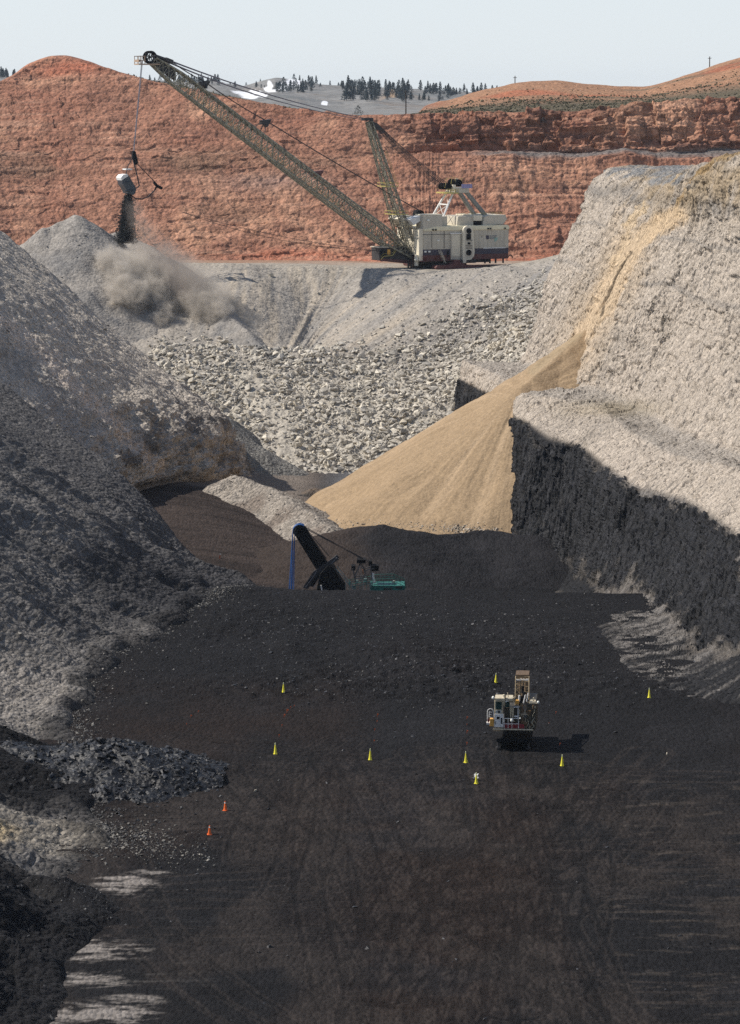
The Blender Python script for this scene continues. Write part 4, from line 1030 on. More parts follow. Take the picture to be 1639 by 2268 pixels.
# stairs, rear hook, mark on the wall
mb = MB()
for k in range(7): mb.b2((-4.6+.3*k, -W-1.6, 5.6-.55*k), (-3.9+.3*k, -W-.4, 5.7-.55*k))
mb.tube((-4.7, -W-1.6, 6.6), (-2.6, -W-1.6, 2.4), .07, 4); mb.tube((-4.7, -W-.4, 6.6), (-2.6, -W-.4, 2.4), .07, 4)
mb.tube((-4.7, -W-1.6, 7.5), (-2.6, -W-1.6, 3.3), .06, 4)
mb.build('boarding_stair', P_cream, drag)
mb = MB(); mb.tube((X0+.5, -W-.9, 4.8), (0, -W-.9, 4.8), .06, 4); mb.tube((X0+.5, -W-.9, 4.2), (0, -W-.9, 4.2), .05, 4)
for x in np.arange(X0+.5, .2, 1.3): mb.tube((x, -W-.9, 3.1), (x, -W-.9, 4.85), .05, 4)
mb.b2((X0, -W-1.0, 2.9), (2, -W+.2, 3.15)); mb.build('side_walkway', P_maroon, drag)
mb = MB()
pts = [(X1+1.3+.8*math.cos(t), 0, 3.4+.8*math.sin(t)) for t in np.linspace(-.4, math.pi, 9)]
mb.path([(p[0], -8, p[2]) for p in pts], .16); mb.path([(p[0], 4, p[2]) for p in pts], .16); mb.build('rear_hook', P_dark, drag)
mb = MB()
for x in (13.5, 15.4, 17.6, 20.5): mb.b2((x, -W+.4, 1.6), (x+.4, -W+1.0, 3.1))
mb.build_each('rear_hanger', P_dark, drag)
mb = MB().b2((13.7, -W-.08, 10.0), (14.8, -W-.0, 11.3)); mb.build('wall_emblem', P_navy, drag)
P_print = paint('blue_grey_print', (.16, .19, .22), dirt=.2)
mb = MB()
for z in (10.95, 10.5, 10.05):
    x = 15.1
    while x < 17.5 - (.5 if z < 10.2 else 0):
        w_ = rnd.uniform(.2, .42); mb.b2((x, -W-.08, z), (x+w_, -W, z+.26)); x += w_+.1
mb.build('wall_print', P_print, drag)
MB().prism([(16.8, 10.4), (18.2, 10.5), (18.1, 9.8), (17.6, 9.2), (17.1, 9.0), (16.9, 9.6)], 'y', -W-.09, -W).build('state_emblem', paint('mint_print', (.30, .45, .40), dirt=.1), drag)
MB().b2((12.0, -W-.08, 10.5), (12.15, -W, 11.3)).build('wall_mark', P_navy, drag)
# fairlead deck in front
mb = MB(); mb.prism([(-24.2, 7.6), (-24.0, 3.2), (-19, 2.6), (-14, 2.0), (-10.5, 1.9), (-10.5, 7.6)], 'y', -3.2, 3.2)
deck = mb.build('fairlead_deck', P_dark, drag, bevel=.1)
MB().b2((-24.5, -3.5, 7.55), (-19.5, 3.5, 7.8)).build('deck_plate', P_creamd, deck)
MB().prism([(-23.9, 3.9), (-23.9, 3.1), (-14, 1.9), (-10.9, 1.8), (-10.9, 2.9)], 'y', -3.3, 3.3).build('deck_skirt', P_maroon, deck)
mb = MB(); mb.ring((-22.7, -3.3, 5.9), 1.1, .5, 'y', .4, 18); mb.ring((-22.7, 3.3, 5.9), 1.1, .5, 'y', .4, 18); mb.build('fairlead_sheave', P_black, deck)
MB().b2((-21.1, -3.35, 5.2), (-20.0, -3.1, 6.9)).build('deck_window', P_amber, deck)
mb = MB()
mb.path([(-23.6, -3.6, 3.6), (-22.6, -3.6, 4.6), (-19.2, -3.6, 4.9), (-17.8, -3.6, 6.8)], .12)
mb.path([(-23.6, -3.6, 4.5), (-22.6, -3.6, 5.5), (-19.2, -3.6, 5.8), (-17.8, -3.6, 7.7)], .05)
mb.build('deck_stair', P_yellow, deck)
mb = MB().tube((-12.4, -8.2, 1.4), (-12.4, -8.2, 5.2), .7, 10); mb.ball((-12.5, -8.5, 3.4), .9); mb.build('front_air_drum', P_cream, drag)
mb = MB()
for x in (-14.5, -13.4, -12.2): mb.b2((x, -6, .3), (x+.35, -5.4, 3.2))
mb.build_each('cable_guide', P_dark, drag)

# boom
TIP = LD(330, 128); FOOT = Vector((-11.6, 0, 4.4))
bd = (TIP-FOOT); L = bd.length; bd.normalize(); bu = Vector((0, 1, 0)).cross(bd); bu = bu if bu.z > 0 else -bu
boom_mb = MB(); NB = 46
pf = lambda t: min(1, .30+t*7)*min(1, .42+(1-t)*5.5)
def bw(t): return 7.6*(1-t)+2.4*t
prev = None
for i in range(NB+1):
    t = i/NB*.985; p = FOOT+bd*L*t; w = bw(t); h = 5.0*pf(t)
    q = [p+Vector((0, sx_*w/2, 0))+bu*hh for sx_, hh in ((-1, -h/2), (1, -h/2), (1, h/2), (-1, h/2))]
    if prev:
        for k in range(4):
            boom_mb.tube(prev[k], q[k], .34, 6, cap=False)
            j = (k+1) % 4
            boom_mb.tube(q[k], q[j], .13, 4, cap=False)
            boom_mb.tube(prev[k], q[j], .13, 4, cap=False); boom_mb.tube(prev[j], q[k], .13, 4, cap=False)
        boom_mb.tube((prev[0]+prev[1])/2, (q[0]+q[1])/2, .2, 5, cap=False); boom_mb.tube((prev[2]+prev[3])/2, (q[2]+q[3])/2, .2, 5, cap=False)
        if i % 2: boom_mb.tube(q[0], q[2], .12, 4, cap=False); boom_mb.tube(q[1], q[3], .12, 4, cap=False)
    prev = q
boom = boom_mb.build('boom', P_truss, drag)
lm = MB()                                             # walkway with rails inside the truss, pale gussets
for sy_ in (-1, 1):
    pts = [FOOT+bd*L*t+Vector((0, sy_*bw(t)*.28, 0))-bu*(2.0*pf(t)-.9) for t in np.linspace(.03, .95, 12)]
    lm.path(pts, .07, 4)
    pts2 = [p+bu*.9 for p in pts]; lm.path(pts2, .05, 4)
lm.build('boom_walkway', P_yellow, boom)
gm = MB()
for i in range(2, NB, 1):
    t = i/NB*.985; h = 5.0*pf(t); w = bw(t)
    for sx_, hh in ((-1, h/2), (-1, -h/2), (1, h/2)):
        if rnd.random() < .55: gm.box(FOOT+bd*L*t+Vector((0, sx_*w/2, 0))+bu*hh, (rnd.uniform(.4, 1.0), .45, .5), ry=rad(35))
# boom head
mb = MB()
for y in (-.95, .95): mb.ring((TIP.x+.3, y, TIP.z+.2), 2.1, 1.45, 'y', .5, 26)
for y in (-.95, .95):
    for k in range(5):
        t = math.pi*2*k/5; mb.tube((TIP.x+.3, y, TIP.z+.2), (TIP.x+.3+1.6*math.cos(t), y, TIP.z+.2+1.6*math.sin(t)), .2, 4)
mb.build('point_sheave', P_black, boom)
mb = MB(); mb.b2((TIP.x-4.4, -2.2, TIP.z-2.3), (TIP.x+3.0, 2.2, TIP.z-1.9))
for x in (-4.3, -3.2, -2.2):
    for y in (-2.1, 2.1): mb.b2((TIP.x+x-.09, y-.09, TIP.z-2), (TIP.x+x+.09, y+.09, TIP.z+.6))
for z in (-.9, .5): mb.b2((TIP.x-4.4, -2.2, TIP.z+z-.12), (TIP.x-2.0, -2.0, TIP.z+z+.12)); mb.b2((TIP.x-4.4, 2.0, TIP.z+z-.12), (TIP.x-2.0, 2.2, TIP.z+z+.12))
mb.b2((TIP.x-4.4, -2.2, TIP.z-1.4), (TIP.x-3.6, 2.2, TIP.z-.6))
mb.build('head_platform', paint('rusty_cream', (.45, .32, .22), dirt=.6, dirtcol=(.2, .12, .08), scale=1), boom)
mb = MB(); e_ = LD(372, 134); mb.tube(TIP+Vector((1.5, -.9, .8)), e_+Vector((0, -.9, 0)), .5, 6); mb.tube(TIP+Vector((1.5, .9, .8)), e_+Vector((0, .9, 0)), .5, 6)
mb.box(e_, (2.6, 3.2, 1.2), ry=rad(20)); mb.tube(e_, e_+Vector((1.2, 0, -3.5)), .2, 5)
mb.prism([(TIP.x+1, TIP.z-2.2), (TIP.x+2, TIP.z+.9), (TIP.x+9.0, TIP.z-3.6), (TIP.x+9.0, TIP.z-7.4)], 'y', -.9, .9)
mb.build('boom_head', P_dark, boom)
# rope supports over the boom
sup = [LD(452, 184), LD(587, 270), LD(703, 383)]
for k, s_ in enumerate(sup):
    mb = MB(); t = (s_-FOOT).dot(bd); base = FOOT+bd*t+bu*2.4*pf(t/L)
    for y in (-2.2, 2.2):
        mb.tube(base+Vector((1.5, y, 0)), s_+Vector((0, y*.4, 0)), .16, 4); mb.tube(base+Vector((-4, y, 1.5)), s_+Vector((0, y*.4, 0)), .13, 4)
    mb.box(s_, (3.2, 2.6, 1.0), ry=rad(-15)); mb.prism([(s_.x-1.8, s_.z+.5), (s_.x+1.9, s_.z+.9), (s_.x+.4, s_.z-1.8)], 'y', -1.2, 1.2)
    mb.build('rope_support', P_dark if k != 2 else P_maroon, boom)
# mast
MT = LD(816, 270); mm = MB(); MF = Vector((-12.0, 0, 6.6))
for sy_ in (-1, 1):
    a = MF+Vector((0, 4.6*sy_, 0)); b = MT+Vector((.2, .9*sy_, 0))
    lattice(mm, a, b, 1.7, 1.1, 2.3, 1.3, 26, .24, .10)
mast = mm.build('mast', P_truss, drag)
md = (MT-MF).normalized(); ml = (MT-MF).length
mb = MB()
for t in (.18, .32, .45, .6, .75, .88):
    c = MF+md*ml*t; w = 4.6*(1-t)+.9*t; mb.tube(c+Vector((0, -w, 0)), c+Vector((0, w, 0)), .2, 5)
mb.build_each('cross_beam', P_trussw, mast)
mb = MB()
for t in (.28, .5):
    c = MF+md*ml*t; w = 4.6*(1-t)+1.2
    for (u0, u1) in (((-2.4, -w), (2.2, -w)), ((2.2, -w), (2.2, w)), ((2.2, w), (-2.4, w)), ((-2.4, w), (-2.4, -w))):
        for z in (0, 1.1): mb.tube(c+Vector((u0[0], u0[1], z)), c+Vector((u1[0], u1[1], z)), .1 if z else .17, 4)
    for x in (-2.4, 0, 2.2):
        for y in (-w, w): mb.tube(c+Vector((x, y, 0)), c+Vector((x, y, 1.1)), .06, 4)
a, b = MF+md*ml*.5+Vector((2.0, -3, 0)), MF+md*ml*.78+Vector((2.2, -1.8, 0))
mb.tube(a, b, .06, 4); mb.tube(a+Vector((.5, 0, 0)), b+Vector((.5, 0, 0)), .06, 4)
mb.build('mast_platform', P_yellow, mast)
mb = MB(); mb.box(MT+Vector((-.4, 0, .9)), (3.4, 2.6, 1.0)); mb.tube(MT+Vector((-3.2, 0, .9)), MT+Vector((0, 0, .9)), .12, 4)
mb.prism([(MT.x+.8, MT.z+.6), (MT.x+4.6, MT.z-2.0), (MT.x+3.9, MT.z-3.0), (MT.x+1.4, MT.z-2.2)], 'y', -1.2, 1.2)
mb.build('mast_head', P_dark, mast)
# A-frame
AT = [Vector((4.2, -2.6, 26.2)), Vector((4.2, 2.6, 26.2)), Vector((8.0, -3.6, 27.0)), Vector((8.0, 3.6, 27.0))]
fr = MB()
F1, F2 = Vector((-2.1, -4.9, 14.6)), Vector((-2.1, 4.9, 14.6))
for a, b in ((F1, AT[0]), (F2, AT[1])): fr.tube(a, b, .38, 6)
for t in (.28, .62, .95): fr.tube(F1.lerp(AT[0], t), F2.lerp(AT[1], t), .26, 5)
for t0, t1 in ((.28, .62), (.62, .28), (.62, .95)): fr.tube(F1.lerp(AT[0], t0), F2.lerp(AT[1], t1), .1, 4)
fr.build('front_legs', P_white, drag)
fr = MB()
for sy_, b in ((-1, Vector((18.4, -5.0, 14.6))), (1, Vector((18.4, 5.0, 14.6)))):
    a = Vector((8.3, 2.8*sy_, 26.8)); d = (b-a).normalized(); n_ = Vector((0, 1, 0)).cross(d)
    fr.tube(a+n_*.55, b+n_*.55, .30, 5); fr.tube(a-n_*.55, b-n_*.55, .30, 5); fr.tube(a, b, .62, 4)
fr.build('rear_legs', paint('dark_grey_paint', (.30, .29, .25), dirt=.5, dirtcol=(.12, .115, .1), scale=2), drag)  # rear legs a darker grey than the white front legs
hd = MB(); hd.b2((.9, -4.4, 25.6), (5.4, 4.4, 26.0)); aplat = hd.build('head_deck', P_yellow, drag)
mb = MB()
for x in np.arange(.9, 5.5, 1.1):
    mb.tube((x, -4.4, 26), (x, -4.4, 27.2), .07, 4)
mb.tube((.9, -4.4, 27.2), (5.4, -4.4, 27.2), .07, 4); mb.tube((.9, -4.4, 26.6), (5.4, -4.4, 26.6), .06, 4); mb.tube((.9, 4.4, 27.2), (5.4, 4.4, 27.2), .07, 4)
mb.build('deck_rail', P_yellow, aplat)
mb = MB(); mb.b2((4.4, -3.9, 25.8), (9.6, 3.9, 27.6)); mb.build('head_frame', P_creamd, drag, bevel=.1)
mb = MB()
for y in (-3, -1, 1, 3): mb.ring((2.2, y, 28.0), 1.15, .3, 'y', .5, 14); mb.ring((6.0, y, 29.2), 1.3, .35, 'y', .5, 14)
mb.build_each('head_sheave', P_black, drag)
mb = MB().box((3.9, -3.4, 27.9), (1.0, 1.2, 1.5)).box((4.0, 0, 28.0), (.9, 1.4, 1.3)).box((7.2, 1, 30.2), (.9, 1.0, .7)); mb.build_each('junction_box', P_cream, drag)
MB().b2((6.6, -4.3, 27.4), (10.6, -4.1, 28.8)).build('head_panel', P_lilac, drag)
mb = MB()
for x in (1.2, 3.3, 5.4, 8.0): mb.tube((x, -2, 27.5), (x+rnd.uniform(-.8, .8), -2, 31.0), .07, 4)
mb.path([(1.2, -2, 30.4), (4, -2, 31.1), (8.2, -2, 30.6)], .07); mb.build('head_lightning_rods', P_yellow, drag)
# ropes
def sag(a, b, s, n=10):
    return [a.lerp(b, k/n)+Vector((0, 0, -s*4*(k/n)*(1-k/n))) for k in range(n+1)]
rp = MB(); mh = MT+Vector((2.6, 0, -.6))
for y in (-1.0, -.35, .35, 1.0):
    rp.path(sag(mh+Vector((0, y, .3)), Vector((2.2, y*3, 28.8)), .9), .13, 4); rp.path(sag(mh+Vector((0, y, -.5)), Vector((2.2, y*3, 27.2)), 1.6), .10, 4)
rp.build('back_stay_ropes', P_rope, drag)
rp = MB()
for y in (-1.5, -.9, -.3, .3, .9, 1.5):
    rp.path(sag(e_+Vector((0, y, .2)), MT+Vector((0, y*.5, .9)), 1.6, 14), .085, 4); rp.path(sag(e_+Vector((0, y, -.5)), MT+Vector((0, y*.5, .5)), 2.4, 14), .07, 4)
rp.build('boom_stay_ropes', P_ropeg, drag)
rp = MB()
hz = [TIP+Vector((.6, 0, 2.2)), e_+Vector((0, 0, .6)), sup[0]+Vector((0, 0, .6)), sup[1]+Vector((0, 0, .6)), Vector((X0+5.5, 3.6, 19.9))]
for y in (-.5, .5):
    for a, b in zip(hz[:-1], hz[1:]): rp.path(sag(a+Vector((0, y, 0)), b+Vector((0, y, 0)), .5, 6), .11, 4)
rp.build('hoist_ropes', P_rope, drag)
rp = MB(); HB = LD(296, 338)
for y in (-.45, .45):
    rp.path([LD(315, 133)+Vector((0, y, 0)), HB+Vector((0, y*.5, 0))], .12, 4)
rp.build('hoist_ropes', P_ropeg, drag)
# drag rope
DR0 = LD(405, 470); FAIR = Vector((-23.4, 0, 6.4))
rp = MB(); rp.path(sag(DR0+Vector((0, -.4, 0)), FAIR+Vector((0, -.8, 0)), 1.6, 16), .10, 4); rp.path(sag(DR0+Vector((0, .4, 0)), FAIR+Vector((0, .8, 0)), 2.8, 16), .10, 4)
rp.build('drag_ropes', P_rope, drag)
# bucket rig: hangs in the ropes, moves with them
def c4(x, y, yy=0.): return LD((260+x*.1586)/1.1287, (360+y*.1586)/1.1287, yy)
mb = MB(); mb.path([c4(468, 110), c4(470, 190)], .55, 6); mb.prism([tuple(c4(a, b)[j] for j in (0, 2)) for a, b in ((450, 110), (490, 120), (530, 290), (500, 330), (440, 210))], 'y', -.6, .6)
rig = mb.build('dump_block', P_black, drag)
ch = MB()
for yy in (-1.5, 1.5):
    ch.path([c4(450, 210), c4(375, 350, yy), c4(345, 500, yy)], .17, 5); ch.path([c4(460, 250), c4(520, 490, yy), c4(555, 660, yy), c4(465, 730, yy)], .22, 5)
ch.build('hoist_chains', P_rope, rig)
MB().b2(c4(345, 410, -1.7), c4(390, 385, 1.7)).build('spreader_bar', P_white, rig)
ch = MB(); ch.path([c4(510, 300), c4(640, 430), c4(790, 590), c4(840, 660), c4(925, 700)], .16, 5); ch.build('dump_rope', P_rope, rig)
mb = MB(); mb.path([c4(785, 600), c4(835, 660), c4(915, 700)], .5, 6); mb.path([c4(835, 655), c4(805, 720)], .3, 5); mb.build('drag_yoke', P_black, rig)
ch = MB()
for yy in (-1.6, 1.6): ch.path([c4(430, 815, yy), c4(500, 860, yy), c4(600, 870, yy), c4(700, 830, yy), c4(790, 740), c4(815, 690)], .22, 5)
ch.build('drag_chains', P_rope, rig)
# bucket: rounded back up, open mouth down
prof = [(235, 525), (262, 490), (330, 478), (365, 515), (420, 610), (470, 700), (455, 775), (425, 800), (340, 775), (325, 735), (265, 640)]
prof = [tuple(c4(a, b)[j] for j in (0, 2)) for a, b in prof]
bme = MB(); n_ = len(prof)
for s_ in (-1, 1):
    pass
bme.prism(prof, 'y', -2.5, 2.5)
# leave the mouth open: remove the lower lid and give the shell a thickness
bme.f = [f for f in bme.f if f not in ((7, 8, n_+8, n_+7),)]
buck = bme.build('bucket', P_bucket, rig); md_ = buck.modifiers.new('shell', 'SOLIDIFY'); md_.thickness = .25; md_.offset = -1
mb = MB().prism([tuple(c4(a, b)[j] for j in (0, 2)) for a, b in ((228, 528), (262, 482), (330, 470), (345, 505), (285, 540), (240, 575))], 'y', -2.55, 2.55); mb.build('bucket_highlight', P_white, buck, bevel=.1)  # white cap paints the highlight on the bucket's rounded back
mb = MB()
for y in (-2, -1, 0, 1, 2): mb.tube(c4(345, 775, y), c4(335, 830, y), .22, 4, .06)
mb.build_each('bucket_tooth', P_dark, buck)
mb = MB()
for yy in (-2.55, 2.55): mb.path([c4(330, 740, yy), c4(455, 730, yy)], .3, 5); mb.path([c4(280, 620, yy), c4(400, 590, yy)], .2, 5)
mb.tube(c4(470, 730, -2.6), c4(470, 730, 2.6), .35, 6)
mb.build('bucket_arch', P_bucket, buck)
# falling load: broken rock in the air
n = 22000; t = rs.uniform(0, 1, n)**.8
ax = np.interp(t, [0, .25, .6, 1], [385, 370, 360, 350]); ay = 800+t*760; wd = np.interp(t, [0, .2, 1], [50, 78, 160])
pts = np.zeros((n, 3))
for k in range(n):
    q = c4(ax[k]+rs.normal(0, .42)*wd[k], ay[k]); q.y = rs.normal(0, 1.0)*(1+1.6*t[k])
    w_ = O+Matrix.Rotation(TH, 3, 'Z') @ q; pts[k] = w_[:]
tag(rock_mass('falling_rock', pts, psize(n, .14, .8, 2.4)*.6, rock_cols(n, (.05, .055, .058), (.018, .02, .022), .3), M_rock, 51), kind='stuff')
# ================================================================ COAL SHOVEL
so = Vector(P(815, 1300, 603)); so.z = floor_z(so.x, so.y)+.1
shov = empty('coal_shovel', so, 0)
tag(shov, 'black electric mining shovel with blue hoist ropes, half hidden behind the coal ledge', 'mining shovel')
def c3(x, y, yy=0.):
    """shovel close-up coordinates to local"""
    q = Vector(P((680+x*.2319)/1.1287, (1270+y*.2319)/1.1287, so.y+yy))-so
    return q
def pr(mb, pts, y0, y1):
    """outline at the machine's own plane, thick from y0 to y1"""
    return mb.prism([(c3(a, b).x, c3(a, b).z) for a, b in pts], 'y', y0, y1)
mb = MB(); pr(mb, [(262, 310), (250, 240), (275, 185), (320, 172), (365, 205), (400, 270), (600, 590), (520, 690), (480, 660)], -1.0, 1.0)
sboom = mb.build('boom', P_black, shov, bevel=.06)
mb = MB(); s0 = c3(300, 245)
for y in (-.75, .75): mb.ring((s0.x, y, s0.z), 1.42, 1.0, 'y', .35, 24); mb.ring((s0.x, y, s0.z), .5, .1, 'y', .5, 12)
for y in (-.75, .75):
    for k in range(6):
        t = k*math.pi/3; mb.tube((s0.x, y, s0.z), (s0.x+1.1*math.cos(t), y, s0.z+1.1*math.sin(t)), .1, 4)
mb.build('boom_sheave', P_dark, sboom)
rp = MB()
for y in (-.95, -.6, .6, .95):
    top = [(s0.x+1.46*math.cos(t), y, s0.z+1.46*math.sin(t)) for t in np.linspace(.9, math.pi, 9)]
    low = c3(195+12*y, 900)
    rp.path(top+[(low.x, y, low.z)], .075, 6)
    rp.path([(s0.x-1.1, y, s0.z-.6), (low.x+.55, y*.8, low.z)], .06, 5)
rp.build('hoist_ropes', P_blue, shov)
rp = MB()
for (a, b, c_, d) in ((380, 240, 620, 525), (395, 270, 585, 545), (370, 215, 1000, 560), (370, 225, 1050, 580)):
    for y in (-.6, .6): p, q = c3(a, b), c3(c_, d); rp.tube((p.x, y, p.z), (q.x, y, q.z), .06, 4)
rp.build('boom_cables', P_rope, shov)
mb = MB()
for yy in (-1.5, 1.1):
    pr(mb, [(360+yy*20, 850), (480+yy*20, 670), (690+yy*5, 515), (725, 540), (530+yy*20, 700), (420+yy*20, 860)], yy, yy+.5)
mb.build('dipper_handle', P_dark, shov, bevel=.05)
mb = MB()
for yy in (-1.55, 1.6):
    for (a, b, c_, d) in ((362, 845, 482, 672), (445, 850, 560, 688), (640, 590, 700, 520)):
        p, q = c3(a, b), c3(c_, d); mb.tube((p.x, yy, p.z), (q.x, yy, q.z), .09, 4)
mb.build_each('handle_rack', paint('pale_worn_steel', (.25, .25, .27), dirt=.3), shov)
mb = MB(); pr(mb, [(520, 690), (600, 600), (665, 620), (720, 720), (790, 830), (800, 1040), (500, 1040), (480, 880)], -2.6, 2.6)
mb.build('shovel_house', P_black, shov, bevel=.1)
d_ = c3(240, 1010); mb = MB(); pr(mb, [(180, 905), (390, 905), (420, 960), (400, 1100), (190, 1100)], -1.6, 1.6); mb.build('dipper', P_dark, shov, bevel=.1)
mb = MB()
q0, q1 = c3(520, 1040), c3(1400, 1040)
mb.b2((q0.x, -3.2, q1.z-.2), (q1.x, 3.2, q1.z+2.0)); mb.build('deck_frame', P_dark, shov)
for sgn in (-1, 1):
    mb = MB(); zz = .05; xa, xb = q0.x+1.0, q1.x-2.0
    mb.prism([(xa, .9), (xa+.9, 0), (xb-.9, 0), (xb, .9), (xb-.9, 1.9), (xa+.9, 1.9)], 'y', 1.8*sgn, 3.4*sgn)
    mb.build('crawler_track', P_black, shov, bevel=.1)
# gantry
ga = MB(); g = lambda a, b, y=0.: (lambda p: (p.x, y, p.z))(c3(a, b))
for y in (-1.4, 1.4):
    for (a, b, c_, d) in ((890, 740, 950, 600), (1010, 700, 960, 610), (890, 745, 990, 745), (985, 745, 1010, 700), (1080, 800, 1060, 600), (900, 800, 870, 640), (1010, 660, 1100, 640)):
        ga.tube(g(a, b, y), g(c_, d, y), .12, 4)
ga.tube(g(950, 605, -1.4), g(950, 605, 1.4), .15, 5); ga.tube(g(1000, 745, -1.4), g(1000, 745, 1.4), .15, 5)
gantry = ga.build('gantry', paint('dusty_grey_steel', (.16, .15, .15), dirt=.5), shov)
for nm, (a, b, c_, d), y0, y1 in (('gantry_box', (915, 545, 1010, 585), -1.6, 1.6), ('gantry_box', (1060, 610, 1150, 670), -1.4, 1.2), ('gantry_box', (855, 615, 900, 665), -1.2, 1.4), ('gantry_box', (1040, 565, 1080, 620), -1, 1)):
    MB().b2(g(a, b, y0), g(c_, d, y1)).build(nm, P_black, gantry, bevel=.05)
mb = MB().tube(g(1085, 715, -1.2), g(1105, 800, -1.2), .30, 8); mb.ball(g(1090, 705, -1.2), .33); mb.build('white_duct', P_white, shov)
mb = MB().tube(g(975, 640, -1.5), g(985, 700, -1.5), .14, 5); mb.build('orange_strut', paint('rust_orange', (.42, .2, .1), dirt=.3), shov)
# teal deck with rails
mb = MB(); mb.b2(g(1060, 812, -2.8), g(1430, 870, 2.8)); tdeck = mb.build('rear_deck', P_teal, shov, bevel=.05)
mb = MB()
for y in (-3.0, 2.9):
    for z in (0, 28): mb.path([g(820, 800+z, y), g(1060, 760+z, y), g(1130, 740+z, y), g(1310, 735+z, y), g(1430, 790+z, y), g(1440, 850, y)], .055, 5)
    for a in range(840, 1440, 60): mb.tube(g(a, 870, y), g(a, 750 if a < 1330 else 775, y), .05, 4)
mb.build('deck_railing', P_teal, shov)
mb = MB()
for a in range(790, 1060, 38):
    mb.tube(g(a, 870, -2.9), g(a+8, 760, -2.9), .05, 4)
mb.path([g(690, 640, -2), g(750, 700, -2.4), (g(860, 840, -2.8))], .08); mb.path([g(700, 610, -2), g(770, 690, -2.4), (g(880, 830, -2.8))], .06)
mb.build('side_ladder', paint('pale_teal_paint', (.22, .36, .36), dirt=.4), shov)
mb = MB().ball(g(1310, 790, -.5), .42, sz=.7); mb.build('deck_vent', paint('lime_white', (.62, .65, .5), dirt=.2), shov)
mb = MB().b2(g(1330, 820, -2.95), g(1400, 840, -2.85)).b2(g(1200, 838, -2.95), g(1290, 852, -2.85)); mb.build('deck_stripes', P_dark, tdeck)
mb = MB()
for (a, b, w) in ((885, 835, .35), (840, 780, .3), (1005, 760, .4), (920, 770, .3), (1060, 815, .3)): mb.box(g(a, b, -2.6), (w*1.6, .6, w*2))
mb.build_each('control_cabinet', paint('grey_green_paint', (.16, .24, .22), dirt=.5), shov)
mb = MB().box(g(535, 835, -2.8), (.3, .3, 1.1), ry=rad(-10)); mb.build('warning_panel', P_white, shov)

# ================================================================ DRILL RIG
k_ = .0976/1.1287
def DP(cx_, cy_): return ((1200/1.1287)+cx_*k_, (1670/1.1287)+cy_*k_)
dx0, dy0 = DP(900, 1935)
ro = Vector(PZ(dx0, dy0, 0)); ro.z = floor_z(ro.x, ro.y)
drill = empty('drill_rig', ro, rad(-5))
tag(drill, 'cream blasthole drill rig with cab and laid back mast on the coal floor', 'drill rig')
Rm = Matrix.Rotation(rad(-5), 3, 'Z')
Rinv = Rm.inverted()
def D(cx_, cy_, y=0.):
    """close-up coordinates on the rig's plane y"""
    a, b = DP(cx_, cy_); lo, hi = ro.y-60, ro.y+60
    for _ in range(40):
        m = (lo+hi)/2; q = Rinv @ (Vector(P(a, b, m))-ro)
        if q.y < y: lo = m
        else: hi = m
    return Vector((q.x, y, q.z))
def B2(mb, x0, y0_, x1, y1_, ya, yb):
    a, b = D(x0, y0_, ya), D(x1, y1_, ya); return mb.b2((a.x, ya, a.z), (b.x, yb, b.z))
P_dcream = paint('rig_cream_paint', (.66, .58, .42), dirt=.5, dirtcol=(.14, .11, .07), scale=.5)
P_dgrime = paint('oily_machinery', (.025, .023, .019), dirt=.7, dirtcol=(.16, .13, .08), scale=.3)
P_dbrown = paint('brown_grease_steel', (.16, .10, .05), dirt=.6, dirtcol=(.04, .025, .015), scale=.5)
YF = -5.0
for sgn in (-1, 1):
    mb = MB(); cxx = sgn*1.75-.05
    prof_ = [(YF+1.2, .55), (YF+1.7, .05), (YF+7.6, .05), (YF+8.2, .6), (YF+7.6, 1.25), (YF+1.8, 1.25)]
    mb.prism(prof_, 'x', cxx-.45, cxx+.45)
    for y in np.arange(YF+1.5, YF+8, .35): mb.b2((cxx-.5, y, 1.22), (cxx+.5, y+.18, 1.32)); mb.b2((cxx-.5, y, .0), (cxx+.5, y+.18, .1))
    tr = mb.build('crawler_track', P_black, drill)
    w_ = MB()
    for y in np.arange(YF+1.9, YF+8, 1.0): w_.tube((cxx-.47, y, .62), (cxx+.47, y, .62), .4, 12)
    w_.build('track_rollers', P_dark, tr)
mb = MB(); mb.b2((-2.5, YF+.3, 1.3), (2.5, YF+9.5, 1.8)); mb.build('chassis', P_black, drill)
mb = MB(); B2(mb, 335, 1550, 1365, 1605, YF-.1, YF+.5); fb = mb.build('rear_beam', P_dcream, drill, bevel=.04)
z_deck = D(700, 1548, YF).z
mb = MB().b2((D(335, 1550, YF).x, YF, z_deck-.25), (D(1400, 1550, YF).x, YF+10, z_deck-.02)); mb.build('deck', P_dgrime, drill)
for sgn, cxp in ((-1, 470), (1, 1240)):
    x = D(cxp, 1650, YF+.6).x; MB().tube((x, YF+.7, .45), (x, YF+.7, 1.8), .17, 10).tube((x, YF+.7, .3), (x, YF+.7, .5), .4, 14).build('leveling_jack', P_dark, drill)
